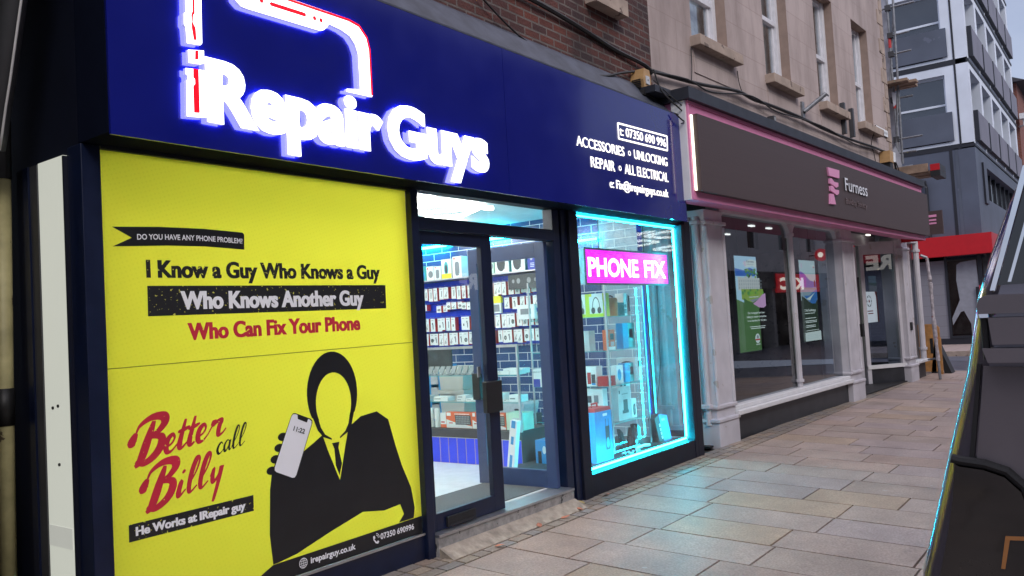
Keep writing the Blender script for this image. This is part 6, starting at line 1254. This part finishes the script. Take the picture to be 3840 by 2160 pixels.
# ------------------------------------------------------------------ opposite side of the street (mirrored in the glass)
def terrace(name, lab, x0, x1, yf, h, m, cols, rows, sh_h=3.3, pitched=False):
    t = thing(name, lab, 'building', ((x0+x1)/2, yf-3, 0)); b = MB(); W = (x1-x0)/cols; ops = []
    for i in range(cols):
        for r_ in rows: ops.append((x0+W*(i+.5)-.55, x0+W*(i+.5)+.55, r_, r_+1.75))
    bb_ = MB(); wall(bb_, x0, x1, sh_h, h, 0, ops, m, .2)
    b.mats = bb_.mats; b.f = [f[::-1] for f in bb_.f]; b.m = bb_.m; b.v = [(v[0], yf-v[1], v[2]) for v in bb_.v]
    b.face([(x0, yf, -.4), (x0, yf-9, -.4), (x0, yf-9, h), (x0, yf, h)], m); b.face([(x1, yf, -.4), (x1, yf-9, -.4), (x1, yf-9, h), (x1, yf, h)], m); b.face([(x0, yf, h), (x1, yf, h), (x1, yf-9, h), (x0, yf-9, h)], M_slate)
    b.box(x0-.05, x1+.05, yf-.01, yf+.12, h-.25, h+.12, M_renderd); part(b, 'wall', t)
    for (a, c, d, e) in ops:
        b = MB(); b.box(a, c, yf-.2, yf-.15, d, d+.07, M_sash); b.box(a, a+.07, yf-.2, yf-.15, d, e, M_sash); b.box(c-.07, c, yf-.2, yf-.15, d, e, M_sash); b.box(a, c, yf-.2, yf-.14, (d+e)/2-.03, (d+e)/2+.03, M_sash); w = part(b, 'window', t)
        b = MB(); b.face([(a, yf-.19, d), (c, yf-.19, d), (c, yf-.19, e), (a, yf-.19, e)], M_blackgloss); part(b, 'pane', w)
    b = MB(); b.box(x0, x1, yf-.6, yf-.5, -.4, sh_h, M_black); b.box(x0, x1, yf-.5, yf+.15, sh_h-.75, sh_h, M_dgrey)
    for i in range(cols+1): b.box(x0+W*i-.15, x0+W*i+.15, yf-.5, yf+.05, -.4, sh_h-.75, M_mgrey)
    part(b, 'shop_storey', t); return t
terrace('terraced_building', 'dark rendered terraced building across the street', -16, 25.2, -12, 10.2, M_renderd, 12, (4.4, 7.3))
terrace('pale_building', 'pale rendered building across the street over a red sign', 29.8, 46, -11, 8.6, M_renderp, 5, (4.3, 6.6))
terrace('grey_building', 'grey rendered corner building across the street with white letters', 46.3, 70, -11, 9.4, M_render, 7, (5.0, 7.2))
def backtext(name, s_, xr, w, z, cap, yy, m, parent, off=.03):
    b = MB(); b.text(s_, 0, z, w, cap, yy, m, off=off, fn=lambda q: (xr-q[0], yy, q[2])); b.f = [f[::-1] for f in b.f]; return part(b, name, parent)
t = thing('red_sign', 'lit red takeaway sign across the street with white letters', 'sign', (38.9, -10.9, 2.4)); b = MB(); b.box(36.4, 41.4, -10.9, -10.8, 2.36, 3.22, E_sred); part(b, 'panel', t); backtext('lettering', 'KFC', 39.4, 2.7, 2.52, .52, -10.78, E_sword, t, .05)
t = thing('round_sign', 'lit round red sign hanging over the takeaway across the street', 'sign', (41, -10.3, 4.2)); b = MB(); b.tube([(40.8, -10.4, 4.15), (41.0, -10.4, 4.15)], .30, E_sred, 24); part(b, 'disc', t); b = MB(); b.tube([(40.78, -10.4, 4.15), (41.02, -10.4, 4.15)], .13, E_sword, 18); b.tube([(40.9, -10.7, 4.15), (40.9, -11, 4.15)], .03, M_black, 6); part(b, 'badge', t)
t = thing('letter_sign', 'dark shop sign of big white letters across the street', 'sign', (19, -11.8, 2.5)); b = MB(); b.box(16.5, 20.4, -11.85, -11.80, 2.45, 3.35, M_black); part(b, 'board', t); backtext('lettering', 'RE', 19.33, .86, 2.72, .46, -11.78, E_rew, t, .05)
def tree(x, y_, h, r_, lab, seed):
    t = thing('street_tree', lab, 'tree', (x, y_, -.35)); rr = random.Random(seed); b = MB()
    b.tube([(0, 0, 0), (.05, 0, h*.3), (-.05, .1, h*.6), (0, 0, h*.9)], [.18, .14, .09, .03], M_bark, 8)
    for i in range(9): a = rr.uniform(0, 6.28); z = h*rr.uniform(.35, .7); b.tube([(0, 0, z), (r_*.8*math.cos(a), r_*.8*math.sin(a), z+h*.2)], [.06, .015], M_bark, 5)
    b.obj('trunk', t); b = MB()
    for k in range(26):
        a, ph_, q_ = rr.uniform(0, 6.28), rr.uniform(-1, 1), rr.random()**.4
        c = Vector((r_*q_*math.cos(a)*math.sqrt(1-ph_*ph_), r_*q_*math.sin(a)*math.sqrt(1-ph_*ph_), h*.68+h*.30*q_*ph_))
        for i in range(70):
            p = c+Vector((rr.gauss(0, .3), rr.gauss(0, .3), rr.gauss(0, .25))); u = Vector((rr.uniform(-1, 1), rr.uniform(-1, 1), rr.uniform(-1, 1))).normalized()*.12; v = u.cross(Vector((rr.uniform(-1, 1), rr.uniform(-1, 1), 1))).normalized()*.06
            b.face([p-u, p+v, p+u, p-v], M_leaf)
    b.obj('crown', t)
tree(27.4, -12.2, 9.6, 1.5, 'street tree in the gap between buildings across the street', 3)
# fallen leaves by the step
LV = [((4.62, -.24), M_leafd, 'pink brown fallen leaf on setts near left end of the door step'), ((5.20, -.23), M_leafd, 'pink brown fallen leaf on setts below the middle of the door step'), ((5.50, -.22), M_leafd, 'pink brown fallen leaf close to the door step under the open door'), ((5.82, -.23), M_leafd, 'pink brown fallen leaf nearest the right door post'), ((6.02, -.12), M_leafy, 'pale yellow fallen leaf lying against the right door post'), ((6.42, -.10), M_leafd, 'dull red fallen leaf below the display window')]
for i, ((x, y_), m, lab) in enumerate(LV):
    b = MB(); rr = random.Random(i); a = rr.uniform(0, 6); q = [(0, 0, .0), (.02, .012, .010), (.05, .016, .006), (.085, 0, .018), (.05, -.018, .012), (.02, -.014, .004)]
    b.face([(p[0]*math.cos(a)-p[1]*1.4*math.sin(a), p[0]*math.sin(a)+p[1]*1.4*math.cos(a), p[2]) for p in q], m); tag(b.obj('fallen_leaf', loc=(x, y_, SL*y_+.006)), lab, 'leaf', 'fallen leaves by the door step')
